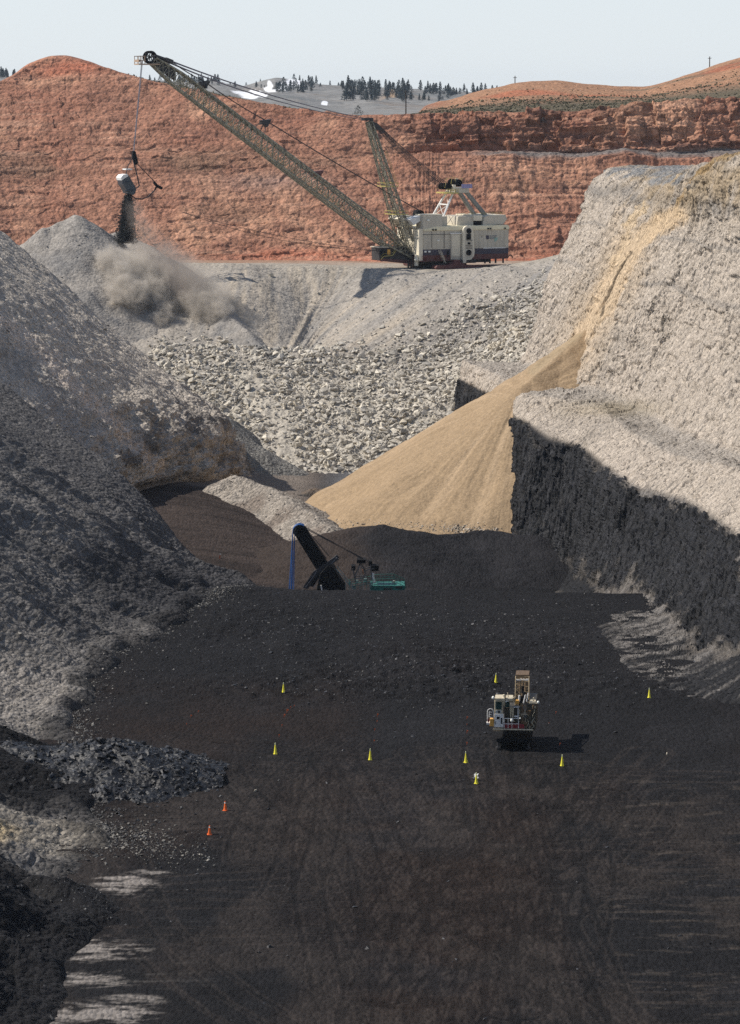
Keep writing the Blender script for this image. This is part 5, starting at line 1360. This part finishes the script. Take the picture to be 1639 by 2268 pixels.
# cab
mb = MB(); a, b = D(365, 1520, YF), D(590, 850, YF); mb.b2((a.x, YF+.12, z_deck), (b.x, YF+2.2, b.z)); cab = mb.build('cab', P_dcream, drill, bevel=.06)
mb = MB(); B2(mb, 372, 1175, 600, 1520, YF-.06, YF+.1); mb.build('cab_lower_panel', P_white, cab, bevel=.03)
mb = MB(); B2(mb, 428, 1250, 502, 1312, YF-.09, YF-.055); B2(mb, 535, 1280, 572, 1430, YF-.085, YF-.055); B2(mb, 385, 1370, 400, 1440, YF-.085, YF-.055); mb.build('cab_decal', P_black, cab)
mb = MB(); B2(mb, 408, 868, 552, 1062, YF+.02, YF+.11); mb.build('cab_window', P_glass, cab)
mb = MB(); a, b = D(372, 1062, YF), D(372, 868, YF); mb.b2((a.x-.03, YF+.5, a.z), (a.x+.05, YF+1.9, b.z)); mb.build('cab_window', P_glass, cab)
mb = MB(); B2(mb, 400, 1085, 550, 1160, YF-.0, YF+.11); mb.build('cab_sill_box', paint('pale_grey_panel', (.5, .52, .5), dirt=.4), cab)
mb = MB(); B2(mb, 462, 1098, 512, 1150, YF-.03, YF); mb.build('sill_vent', P_black, cab)
mb = MB(); a, b = D(380, 838, YF), D(640, 770, YF); mb.b2((a.x, YF-.15, a.z), (b.x, YF+2.4, b.z)); mb.build('cab_roof', P_dcream, cab, bevel=.06)
mb = MB(); B2(mb, 660, 840, 840, 775, YF-.1, YF+2.2); mb.build('side_roof', P_dcream, drill, bevel=.05)
mb = MB(); B2(mb, 640, 1000, 760, 880, YF+.2, YF+1.2); mb.build('side_window', P_glass, drill)
# lamps
for nm, cx_, cy_, r in (('work_lamp', 338, 762, .22), ('work_lamp', 1490, 878, .20), ('work_lamp', 815, 1340, .24), ('work_lamp', 1030, 1290, .12)):
    p = D(cx_, cy_, YF-.3); mb = MB().ball(p, r, sz=1.15); lampo = mb.build(nm, P_lamp, drill, smooth=True)
    MB().tube(p, (p.x+(.4 if cx_ < 1000 and cx_ > 500 else (.35 if cx_ < 500 else -.35)), p.y+.3, p.z-.25), .05, 5).build('lamp_bracket', P_dcream, lampo)
# air filters
for (cx_, c0, c1) in ((612, 975, 705),):
    a, b = D(cx_, c0, YF+.1), D(cx_, c1, YF+.1); mb = MB().tube(a, b, .18, 12); mb.ball(b, .21); mb.build('air_intake', P_dcream, drill, smooth=True)
a, b = D(1375, 900, YF+1), D(1370, 780, YF+1); mb = MB().tube(a, b, .11, 10); mb.ball(b, .15); mb.build('air_intake', P_dcream, drill, smooth=True)
mb = MB(); B2(mb, 1262, 920, 1425, 870, YF+.6, YF+2.5); mb.build('tank_top', P_dcream, drill, bevel=.05)
# machinery body on the right
mb = MB(); B2(mb, 1190, 1560, 1440, 925, YF+.7, YF+8.5); mb.build('compressor_housing', P_dgrime, drill, bevel=.08)
mb = MB(); B2(mb, 1060, 1560, 1190, 1290, YF+.4, YF+3.0); mb.build('engine_block', P_dgrime, drill, bevel=.05)
mb = MB()
for i in range(16):
    x_, z_ = rnd.uniform(1070, 1400), rnd.uniform(980, 1500); a = D(x_, z_, YF+.45); w_ = rnd.uniform(.12, .4)
    mb.box((a.x, a.y, a.z), (w_, .35, rnd.uniform(.15, .6)), rz=rnd.uniform(-.3, .3))
mb.build_each('machinery_detail', P_dbrown, drill)
mb = MB()
for i in range(12):
    x_, z_ = rnd.uniform(1080, 1400), rnd.uniform(1000, 1500); a = D(x_, z_, YF+.3); mb.path([a, a+Vector((rnd.uniform(-.3, .3), -.05, -.4)), a+Vector((rnd.uniform(-.4, .4), 0, -.9))], .035, 4)
B2(mb, 1335, 1030, 1425, 985, YF+.4, YF+.7); B2(mb, 1385, 1150, 1400, 1030, YF+.5, YF+.6)
mb.build('hydraulic_hoses', paint('dull_cream_hose', (.55, .50, .36), dirt=.6), drill)
mb = MB(); B2(mb, 600, 1545, 1130, 1445, YF+.25, YF+1.3); mb.build('red_tank', P_red, drill, bevel=.05)
mb = MB(); B2(mb, 620, 1440, 1060, 1010, YF+1.2, YF+4.5); mb.build('machinery_bay', P_dgrime, drill, bevel=.05)
# rails at the rear
mb = MB()
for cy_ in (1292, 1432):
    a, b = D(605, cy_, YF), D(1030 if cy_ < 1400 else 1000, cy_, YF); mb.tube(a, b, .055, 6)
for cx_ in (622, 720, 815, 985):
    a, b = D(cx_, 1545, YF), D(cx_, 1285, YF); mb.tube(a, b, .045, 6)
mb.tube(D(975, 1300, YF), D(975, 1020, YF+.4), .07, 6); mb.tube(D(880, 1240, YF), D(975, 1240, YF), .10, 6); mb.tube(D(860, 1005, YF), D(1010, 1000, YF), .07, 6)
mb.build('rear_railing', P_white, drill)
# pipe cylinders and uprights
up_ = MB()
for (a, b, c_, d, r) in ((705, 630, 770, 1010, .07), (775, 1000, 785, 1260, .10), (812, 990, 835, 1270, .10), (872, 740, 850, 890, .12), (750, 860, 850, 820, .12), (850, 1010, 855, 1260, .08), (660, 1010, 740, 1000, .08), (1015, 1050, 1020, 1280, .06), (1090, 1060, 1060, 1250, .08)):
    up_.tube(D(a, b, YF+.5), D(c_, d, YF+.5), r, 7)
up_.build_each('upright', P_dcream, drill)
cyl = MB()
for (a, b, c_, d, r, y) in ((1165, 690, 1115, 900, .11, YF+.8), (1235, 640, 1195, 860, .09, YF+1.0), (1005, 700, 1000, 850, .14, YF+1)):
    cyl.tube(D(a, b, y), D(c_, d, y), r, 8)
cyl.build_each('mast_cylinder', P_white, drill)
bk = MB()
for (a, b, c_, d, r, y) in ((1140, 610, 1075, 900, .22, YF+1.3), (1075, 720, 1010, 960, .12, YF+1.2), (1100, 460, 1090, 640, .2, YF+2.5)):
    bk.tube(D(a, b, y), D(c_, d, y), r, 8)
bk.build('rotary_head', P_black, drill)
mb = MB(); B2(mb, 900, 920, 1000, 830, YF+.6, YF+1.2); mb.build('winch', P_amber, drill, bevel=.04)
cl = MB()
for i in range(16):
    a = D(rnd.uniform(900, 1240), rnd.uniform(520, 900), YF+rnd.uniform(.8, 3)); b = a+Vector((rnd.uniform(-.35, .35), rnd.uniform(.1, 1.0), rnd.uniform(-.5, -.1)))
    cl.tube(a, b, rnd.uniform(.04, .11), 6)
cl.build_each('mast_hose', P_dgrime, drill)
# mast: box lattice leaning back over the front of the rig
m0 = D(1075, 900, YF+1.8); m1 = D(1085, 300, YF+9.0); mb = MB()
lattice(mb, m0, m1, 1.95, 1.95, 1.1, 1.1, 9, .085, .045, side=Vector((1, 0, 0)))
dmast = mb.build('mast', paint('mast_steel', (.30, .23, .13), dirt=1.0, dirtcol=(.05, .035, .02), scale=.5), drill)
mdv = (m1-m0).normalized()
mb = MB()
for t in np.linspace(.1, .98, 9):
    p = m0.lerp(m1, t); mb.box((p.x, p.y, p.z-.1), (1.5, .5, .16))
for s_ in (-.42, 0, .4): mb.tube(m0+Vector((s_, 0, .12)), m1+Vector((s_, 0, .12)), .11, 7)
mb.build('drill_pipes', P_dbrown, dmast)
mb = MB(); p = m1; mb.box((p.x, p.y, p.z+.05), (2.05, .35, .22)); mb.box((p.x, p.y-1.2, p.z+.2), (2.0, .2, .12)); mb.build('mast_crossbar', P_white, dmast)
mb = MB(); mb.box((p.x-.02, p.y+1.8, p.z+.35), (1.95, 3.2, .7)); mb.build('crown_block', P_dbrown, dmast, bevel=.05)
# ladder platform on the left
mb = MB(); hp = [(215, 1440), (190, 1300), (188, 1130), (205, 1065), (265, 1042), (325, 1062), (345, 1130), (345, 1300)]
for y in (YF+.1, YF+.9): mb.path([D(a, b, y) for a, b in hp], .06, 6)
for cy_ in (1120, 1185, 1250): mb.tube(D(240, cy_, YF+.1), D(300, cy_+15, YF+.1), .06, 6)
mb.tube(D(245, 1120, YF), D(235, 1260, YF), .055, 6)
lad = mb.build('access_ladder', P_white, drill)
mb = MB(); B2(mb, 165, 1445, 260, 1405, YF, YF+1.2); mb.build('ladder_step', P_white, lad)
mb = MB(); B2(mb, 190, 1385, 235, 1310, YF+.02, YF+.08); mb.build('step_decal', P_red, lad)
mb = MB(); B2(mb, 248, 1495, 350, 1310, YF-.05, YF+1.0); mb.build('orange_locker', P_amber, drill, bevel=.04)
a = D(350, 1590, YF); mb = MB().b2((a.x-.1, YF, a.z-.15), (a.x+.9, YF+.4, a.z+.4)); mb.build('beam_corner', paint('tan_rust_paint', (.42, .3, .18), dirt=.4), drill)

# ================================================================ CONES, FLAGS, POLES
def lathe(mb, prof_, n=16):
    for (r0, z0), (r1, z1) in zip(prof_[:-1], prof_[1:]): mb.tube((0, 0, z0), (0, 0, z1), r0, n, r1, cap=False)
    return mb
def make_cone(kind):
    e = empty('traffic_cone', (0, 0, 0)); H = 1.35
    bodym = P_lime if kind == 'y' else P_orange
    if kind == 'y':
        lathe(MB(), [(.27, .05), (.21, .30), (.07, H), (.0, H+.02)]).build('cone_body', P_lime, e)
        lathe(MB(), [(.0, H+.30), (.055, H+.28), (.09, H-.35), (.122, .98-.02)]).build('pale_tip', paint('pale_lime_tip', (.80, .84, .50), dirt=.1), e)
    else:
        lathe(MB(), [(.30, .05), (.22, .35), (.08, H), (.0, H+.02)]).build('cone_body', P_orange, e)
        lathe(MB(), [(.198, .5), (.155, .80)]).build('reflective_band', P_white, e); lathe(MB(), [(.135, .95), (.10, 1.22)]).build('reflective_band', P_white, e)
    q_b = .34 if kind == 'o' else .27; MB().b2((-q_b, -q_b, 0), (q_b, q_b, .06)).build('cone_base', bodym if kind == 'o' else P_lime, e, bevel=.02)
    return e
protos = {'y': make_cone('y'), 'o': make_cone('o')}; used = set()
def copy_tree(o):
    c = o.copy(); COL.objects.link(c)
    for ch_ in o.children:
        d = ch_.copy(); COL.objects.link(d); d.parent = c
        for g_ in ch_.children:
            f_ = g_.copy(); COL.objects.link(f_); f_.parent = d
    return c
def place_cone(k, dx, dy, label, s=1.0):
    c = protos[k] if k not in used else copy_tree(protos[k]); used.add(k)
    p = PZ(dx, dy, 0); z = floor_z(p[0], p[1]); c.location = (p[0], p[1]-.0, z); c.scale = (s, s, s)
    c.rotation_euler = (rad(rnd.uniform(-3, 3)), rad(rnd.uniform(-3, 3)), rnd.uniform(0, 1))
    tag(c, label, 'traffic cone', 'yellow cones round the drill pattern' if k == 'y' else 'orange cones on the coal floor')
cones = [(628, 1537, 'tall yellow cone farthest left, at the edge of the rough coal', .95), (1098, 1514, 'yellow cone standing just behind the drill rig', .95),
         (1438, 1547, 'yellow cone farthest right, near the foot of the highwall', .95), (610, 1671, 'leftmost yellow cone of the near row of four', 1), (820, 1682, 'second yellow cone from the left in the near row', 1),
         (1032, 1689, 'third yellow cone of the near row, directly behind the white rag', 1), (1245, 1695, 'rightmost yellow cone of the near row, below the drill rig', 1), (1055, 1732, 'yellow cone with a crumpled white rag behind it', .95)]
for a, b, l, s in cones: place_cone('y', a, b, l, s)
place_cone('o', 499, 1797, 'orange and white banded cone, the nearer to the yellow cones', .92); place_cone('o', 464, 1852, 'orange and white banded cone closest to the viewer', .88)
# white rag behind the cone
p = PZ(1055, 1727, 0); z = floor_z(p[0], p[1]); mb = MB()
for k in range(7):
    t = k*.9; r_ = .25+.5*((k*37) % 10)/10
    mb.add([(p[0], p[1]+.35, z+.45), (p[0]+r_*math.cos(t), p[1]+.4+.3*math.sin(t), z+.55+.4*math.sin(t)), (p[0]+r_*math.cos(t+.6), p[1]+.45+.2*math.sin(t+.6), z+.5+.3*math.sin(t+.6))], [(0, 1, 2)])
o = mb.build('white_rag', P_white); md_ = o.modifiers.new('cloth', 'SOLIDIFY'); md_.thickness = .03
tag(o, 'crumpled white rag caught behind a yellow cone', 'rag')
# drill hole flags
flags = [(495, 1783, .8), (477, 1795, 1), (466, 1815, .6), (735, 1768, .8), (726, 1773, .8), (717, 1784, 1.4), (710, 1796, 1.2), (704, 1817, .8), (697, 1841, .9), (943, 1794, 1.1), (942, 1809, .7), (936, 1830, .8), (935, 1856, .8), (1167, 1798, 1), (1167, 1815, .6), (1167, 1835, 1.1), (1166, 1861, 1), (1389, 1786, .8), (1399, 1864, .9), (1372, 1811, .5)]
fproto = None
for (a, b, s) in flags:
    p = PZ(a/1.1287, b/1.1287, 0); z = floor_z(p[0], p[1])
    if fproto is None:
        fproto = empty('marker_flag', (0, 0, 0)); MB().tube((0, 0, 0), (0, 0, .42), .02, 5).build('flag_stake', P_orange, fproto); MB().box((.08, 0, .34), (.22, .03, .17)).build('flag', P_orange, fproto); c = fproto
    else: c = copy_tree(fproto)
    c.location = (p[0], p[1], z); c.scale = (s,)*3
    tag(c, 'tiny orange flag marking a blast hole on the coal floor', 'marker flag', 'orange flags over the blast holes')
for (a, b, l) in ((487, 1222, 'orange marker stake on the brown ramp, the farther of two'), (551, 1259, 'orange marker stake low on the brown ramp, near the shovel')):
    p = PZ(a, b, -10); z = floor_z(p[0], p[1]); e = empty('marker_stake', (p[0], p[1], z))
    MB().box((0, 0, .5), (.2, .1, 1.1), ry=.12).build('stake', P_orange, e); MB().box((.05, 0, .95), (.3, .12, .25), ry=.12).build('stake_top', P_white, e)
    tag(e, l, 'marker stake', 'orange stakes on the ramp')
# utility poles on the red hills
wood = paint('weathered_pole_wood', (.07, .055, .045), rough=.9)
for (a, top, base, Y, l) in ((1140.6, 168, 190, 1440, 'bare wooden utility pole on top of the rounded red hill'), (1571.5, 125, 152, 1440, 'utility pole on the rising red hill at the far right'), (899, 200, 243, 1262, 'utility pole standing in front of the distant tree clump')):
    b0 = P(a, base, Y); t0 = P(a, top, Y)
    e = empty('utility_pole', b0); h = t0[2]-b0[2]
    MB().tube((0, 0, -4), (0, 0, h), .32, 8, .22).build('pole', wood, e)
    MB().b2((-.9, -.12, h-1.0), (.9, .12, h-.75)).build('cross_arm', wood, e)
    tag(e, l, 'utility pole', 'poles on the red hills')

# ================================================================ DISTANT TREES AND BRUSH
foli = paint('haze_tinted_needles', (.036, .054, .058), dirt=.5, dirtcol=(.055, .075, .078), scale=2, rough=.9)  # bluish tint paints distance haze into the needle colour
bark = paint('conifer_bark', (.07, .055, .045), rough=.95)
def conifer(h, r, seed, wide=1.0):
    q = random.Random(seed); mb = MB(); n = 220
    for k in range(n):
        t = q.random()**.8; z = h*(.12+.88*t); rr_ = r*wide*(1-t)**.75*(.55+.45*q.random())+.15
        a = q.uniform(0, 6.28); cx_, cy_ = rr_*math.cos(a)*q.uniform(.3, 1), rr_*math.sin(a)*q.uniform(.3, 1); s = q.uniform(.5, 1.25)*(1.2-.5*t)*h/14
        vs = []
        for j in range(4):
            v = Vector((q.gauss(0, 1), q.gauss(0, 1), q.gauss(0, .6))); v.normalize(); vs.append((cx_+v.x*s, cy_+v.y*s, z+v.z*s*.8))
        mb.add(vs, [(0, 1, 2), (0, 2, 3), (0, 3, 1), (1, 3, 2)])
    return mb
crowns = []
for k in range(6):
    o = conifer(rnd.uniform(12, 16), rnd.uniform(3.2, 4.8), 100+k, 1.0 if k < 4 else 1.35).build('crown', foli)
    crowns.append(o.data); bpy.data.objects.remove(o)
trm = MB().tube((0, 0, -1), (0, 0, 9), .4, 6, .15); o = trm.build('trunk', bark); trunk_me = o.data; bpy.data.objects.remove(o)
hx, hy = PR(hillG); hx = hx.ravel(); hy = hy.ravel(); hf = hillG.reshape(-1, 3)
vis = (hf[:, 1] < 4680) & (hf[:, 1] > 2500)
groups_ = [((762, 930), (190, 224), 120, 1.12, 'dark conifer in the big clump beside the bare hillock', 'conifers in the big far clump'),
           ((932, 1140), (196, 214), 64, .95, 'dark conifer along the far ridge right of the hillock', 'conifers right of the hillock'),
           ((330, 480), (176, 190), 50, .85, 'dark conifer on the far ridge behind the boom head', 'conifers behind the boom head'),
           ((610, 700), (178, 206), 28, 1.0, 'dark conifer among the snow patches on the far hill', 'conifers among the snow patches'),
           ((640, 770), (188, 196), 12, .6, 'small conifer on the bare saddle of the far ridge', 'conifers on the far saddle'),
           ((0, 42), (166, 178), 16, 1.1, 'dark conifer beyond the red hill at the far left edge', 'conifers at the left edge'),
           ((880, 1000), (215, 232), 14, .8, 'conifer low in the draw below the hillock', 'conifers below the hillock'),
           ((480, 640), (186, 195), 14, .6, 'small conifer on the skyline over the snow', 'conifers over the snow')]
for (xr, yr, n, sc_, lab, grp) in groups_:
    cand = np.where(vis & (hx > xr[0]) & (hx < xr[1]) & (hy > yr[0]) & (hy < yr[1]))[0]
    if not len(cand): continue
    for k in range(n):
        p = hf[rnd.choice(list(cand))] if k % 3 else hf[cand[rnd.randrange(len(cand))]]
        e = empty('conifer', (float(p[0])+rnd.uniform(-3, 3), float(p[1]), float(p[2])-.5), rnd.uniform(0, 6)); s = sc_*rnd.uniform(.6, 1.15); e.scale = (s*1.15, s*1.15, s)
        c = bpy.data.objects.new('crown', crowns[rnd.randrange(6)]); COL.objects.link(c); c.parent = e
        t = bpy.data.objects.new('trunk', trunk_me); COL.objects.link(t); t.parent = e
        tag(e, lab, 'conifer', grp)
# sagebrush over the rim of the red hill: tufts
RX, RY = PR(redG); RU = redU
wt = sstep(4.98, 5.1, RU)*sstep(7.6, 6.6, RU)*(RX > 280)*(RX < 1700)*(RY < 275)
wt = wt*(.3+sstep(-.1, .3, fbm(redG, .03, 3, s=501)))
n = 5200; p, i = scatter(redG, None, wt, n, rs); s = rs.uniform(.25, .75, n)
brushm = terrain_mat('sagebrush', big=.6, small=.3, bump=.2, vor=.4, vbump=.2, var=.4)
cc = rock_cols(n, (.085, .08, .05), (.14, .125, .085), .3); p[:, 2] += s*.3
tag(rock_mass('sagebrush', p, s, cc, brushm, 61), kind='stuff')
q_ = [(794, 241, 1.5, 'round dark bush on the rim above the middle of the red cliff'), (945, 262, 1.6, 'dark bush on the cliff edge right of the mast top'), (1204, 279, 1.3, 'dark bush on the cliff edge at the foot of the rounded hill')]
for (a, b, s, lab) in q_:
    k = int(np.argmin((RX-a)**2+(RY-b)**2)); p = redG.reshape(-1, 3)[k]; c = conifer(2.6*s, 1.5*s, int(a), 1.4); o = c.build('bush', foli); o.location = (p[0], p[1], p[2]-.3); tag(o, lab, 'bush')

# ================================================================ DUST
def dust(name, blobs, dens, colr, warp, nscale, label, seed=0):
    cs = np.array([b[0] for b in blobs]); r = np.array([b[1] for b in blobs])
    lo, hi = (cs-r[:, None]*1.15).min(0), (cs+r[:, None]*1.15).max(0)
    mb = MB(); mb.b2(tuple(lo), tuple(hi)); m, nt, b, out = new_mat(name); nt.nodes.remove(b); Lk = nt.links.new
    tc = N(nt, 'ShaderNodeNewGeometry'); pos = tc.outputs['Position']
    nz = N(nt, 'ShaderNodeTexNoise', i_Scale=nscale, i_Detail=5.0, i_Roughness=.6); nz.noise_dimensions = '3D'; Lk(pos, nz.inputs['Vector'])
    sub = N(nt, 'ShaderNodeVectorMath', operation='SUBTRACT'); Lk(nz.outputs['Color'], sub.inputs[0]); sub.inputs[1].default_value = (.5, .5, .5)
    scl = N(nt, 'ShaderNodeVectorMath', operation='SCALE'); Lk(sub.outputs[0], scl.inputs[0]); scl.inputs['Scale'].default_value = warp
    wp = N(nt, 'ShaderNodeVectorMath', operation='ADD'); Lk(pos, wp.inputs[0]); Lk(scl.outputs[0], wp.inputs[1])
    prev_ = None
    for (c, rr_, w) in [(b_[0], b_[1], b_[2] if len(b_) > 2 else 1.) for b_ in blobs]:
        d = N(nt, 'ShaderNodeVectorMath', operation='DISTANCE'); Lk(wp.outputs[0], d.inputs[0]); d.inputs[1].default_value = tuple(c)
        mr = N(nt, 'ShaderNodeMapRange', interpolation_type='SMOOTHSTEP'); Lk(d.outputs['Value'], mr.inputs['Value'])
        mr.inputs['From Min'].default_value = rr_; mr.inputs['From Max'].default_value = rr_*.35; mr.inputs['To Min'].default_value = 0; mr.inputs['To Max'].default_value = w
        if prev_ is None: prev_ = mr.outputs[0]
        else:
            mx = N(nt, 'ShaderNodeMath', operation='MAXIMUM'); Lk(prev_, mx.inputs[0]); Lk(mr.outputs[0], mx.inputs[1]); prev_ = mx.outputs[0]
    nw = N(nt, 'ShaderNodeTexNoise', i_Scale=nscale*2.3, i_Detail=4.0, i_Roughness=.65); Lk(wp.outputs[0], nw.inputs['Vector'])
    mw = N(nt, 'ShaderNodeMapRange'); Lk(nw.outputs[0], mw.inputs['Value']); mw.inputs['From Min'].default_value = .38; mw.inputs['From Max'].default_value = .62
    mw.inputs['To Min'].default_value = .12*dens; mw.inputs['To Max'].default_value = dens
    ml_ = N(nt, 'ShaderNodeMath', operation='MULTIPLY'); Lk(prev_, ml_.inputs[0]); Lk(mw.outputs[0], ml_.inputs[1])
    pv = nt.nodes.new('ShaderNodeVolumePrincipled'); pv.inputs['Color'].default_value = (*colr, 1); Lk(ml_.outputs[0], pv.inputs['Density'])
    Lk(pv.outputs[0], out.inputs['Volume'])
    o = mb.build(name, m); tag(o, label, None, kind='stuff'); return o
def dq(x, y, Y): return P((200+x*.305)/1.1287, (400+y*.305)/1.1287, Y)
SURF = np.concatenate([dumpG[::2, ::2].reshape(-1, 3), farG[::2, ::2].reshape(-1, 3)]); SX, SY = PR(SURF)
def sq(x, y, r, back=.35):
    """a point just in front of the slope that shows at this place"""
    a, b = (200+x*.305)/1.1287, (400+y*.305)/1.1287
    d = np.where(((SX-a)**2+(SY-b)**2) < 36)[0]
    Yv_ = SURF[d, 1].min() if len(d) else 930.
    return P(a, b, Yv_-r*back)
blobs = [(dq(250, 780, 938), 5.0, .8), (dq(310, 860, 936), 5.0, .7), (dq(400, 830, 938), 5.5, .8), (dq(480, 940, 934), 6.5, 1), (dq(380, 1080, 930), 6.0, 1.3), (dq(500, 1110, 928), 6.0, 1.1), (dq(610, 1080, 926), 6.5, 1.3), (dq(640, 1200, 922), 5.0, 1.0), (dq(560, 1000, 932), 6.5, .8),
         (dq(740, 900, 934), 8, .3), (dq(850, 980, 930), 7.5, .3), (dq(960, 1150, 920), 6.2, .8), (dq(1080, 1200, 917), 5.2, 1.0), (dq(1100, 1240, 915), 3.8, .9), (dq(900, 1190, 920), 5, .8), (dq(1010, 1080, 922), 6, .35), (dq(240, 700, 940), 4, .4)]
blobs = []
for (x, y, r, w_) in ((240, 820, 6, .7), (230, 870, 4.5, .9), (330, 880, 7, .7), (430, 870, 7, .6), (360, 980, 8, .7), (480, 940, 9, .8), (350, 1090, 7, 1.2), (430, 1110, 8, 1.3), (540, 1080, 8, 1.2), (640, 1050, 9, 1.2), (640, 1180, 7, 1.3), (680, 1260, 4.5, 1.2), (560, 960, 9, .8),
                      (700, 900, 10, .16), (820, 960, 10, .16), (940, 1060, 10, .35), (960, 1180, 8, .8), (1060, 1200, 8, 1.0), (1120, 1230, 6, 1.1), (1130, 1120, 7, .5), (880, 1190, 6, .8), (1010, 1100, 9, .35), (330, 1130, 5, 1.2), (470, 800, 6, .4), (700, 1120, 6, .7), (650, 1290, 4, 1.0)):
    blobs.append((sq(x, y, r), r, w_))
dust('dust_cloud', blobs, .85, (.86, .79, .70), 11.0, .21, 'pale brown dust boiling up where the load lands')
blobs = [(dq(440+34*k, 400+72*k, 947-2*k), 4.2+.8*k, .8) for k in range(8)]+[(dq(700+50*k, 800+60*k, 930-2*k), 8, .8) for k in range(5)]
dust('dust_plume', blobs, .11, (.58, .50, .44), 7.0, .20, 'thin grey dust trailing from the falling load')
# ================================================================ LIGHT
SUN_AZ = rad(-81.0)      # direction to the sun, from +Y towards +X
SUN_EL = rad(46.0)
sdir = Vector((math.sin(SUN_AZ)*math.cos(SUN_EL), math.cos(SUN_AZ)*math.cos(SUN_EL), math.sin(SUN_EL)))
ld = bpy.data.lights.new('sun', 'SUN'); ld.energy = 5.0; ld.angle = rad(.5); ld.color = (1, .93, .83)
lo_ = bpy.data.objects.new('sun', ld); COL.objects.link(lo_); lo_.rotation_euler = sdir.to_track_quat('Z', 'Y').to_euler()
lo_.location = (-200, 400, 400)
w = bpy.data.worlds.new('World'); sc.world = w; w.use_nodes = True
nt = w.node_tree; bg = nt.nodes['Background']
sk = nt.nodes.new('ShaderNodeTexSky'); sk.sky_type = 'NISHITA'; sk.sun_disc = False
sk.sun_elevation = SUN_EL; sk.sun_rotation = SUN_AZ
sk.altitude = 900; sk.air_density = 1.0; sk.dust_density = .6; sk.ozone_density = 1.0
mxs = nt.nodes.new('ShaderNodeMix'); mxs.data_type = 'RGBA'; 
tcw = nt.nodes.new('ShaderNodeTexCoord'); sx_ = nt.nodes.new('ShaderNodeSeparateXYZ'); nt.links.new(tcw.outputs['Generated'], sx_.inputs[0])
mrw = nt.nodes.new('ShaderNodeMapRange'); mrw.interpolation_type = 'SMOOTHERSTEP'; nt.links.new(sx_.outputs[2], mrw.inputs['Value'])
mrw.inputs['From Min'].default_value = -.02; mrw.inputs['From Max'].default_value = .42; mrw.inputs['To Min'].default_value = .85; mrw.inputs['To Max'].default_value = .08
nt.links.new(mrw.outputs[0], mxs.inputs[0])
nt.links.new(sk.outputs[0], mxs.inputs[6]); mxs.inputs[7].default_value = (7.2, 7.8, 8.35, 1)      # thin high veil over the clear sky
nt.links.new(mxs.outputs[2], bg.inputs[0]); bg.inputs[1].default_value = .11
sc.view_settings.view_transform = 'Standard'; sc.view_settings.look = 'None'; sc.view_settings.exposure = EXPO; sc.view_settings.gamma = 1
sc.cycles.use_denoising = DENOISE
try: sc.cycles.denoiser = 'OPENIMAGEDENOISE'
except Exception: pass
sc.cycles.max_bounces = 5; sc.cycles.diffuse_bounces = 3; sc.cycles.volume_bounces = 1
sc.render.film_transparent = False
# the air
if HAZE:
    mb = MB(); mb.b2((-9000, -60, -30), (9000, 9000, 150))
    m, nt, b, out = new_mat('air'); nt.nodes.remove(b)
    pv = nt.nodes.new('ShaderNodeVolumePrincipled'); pv.inputs['Color'].default_value = (.70, .83, 1, 1); pv.inputs['Density'].default_value = HAZE
    pv.inputs['Anisotropy'].default_value = .3
    nt.links.new(pv.outputs[0], out.inputs['Volume'])
    tag(mb.build('haze', m), kind='stuff')
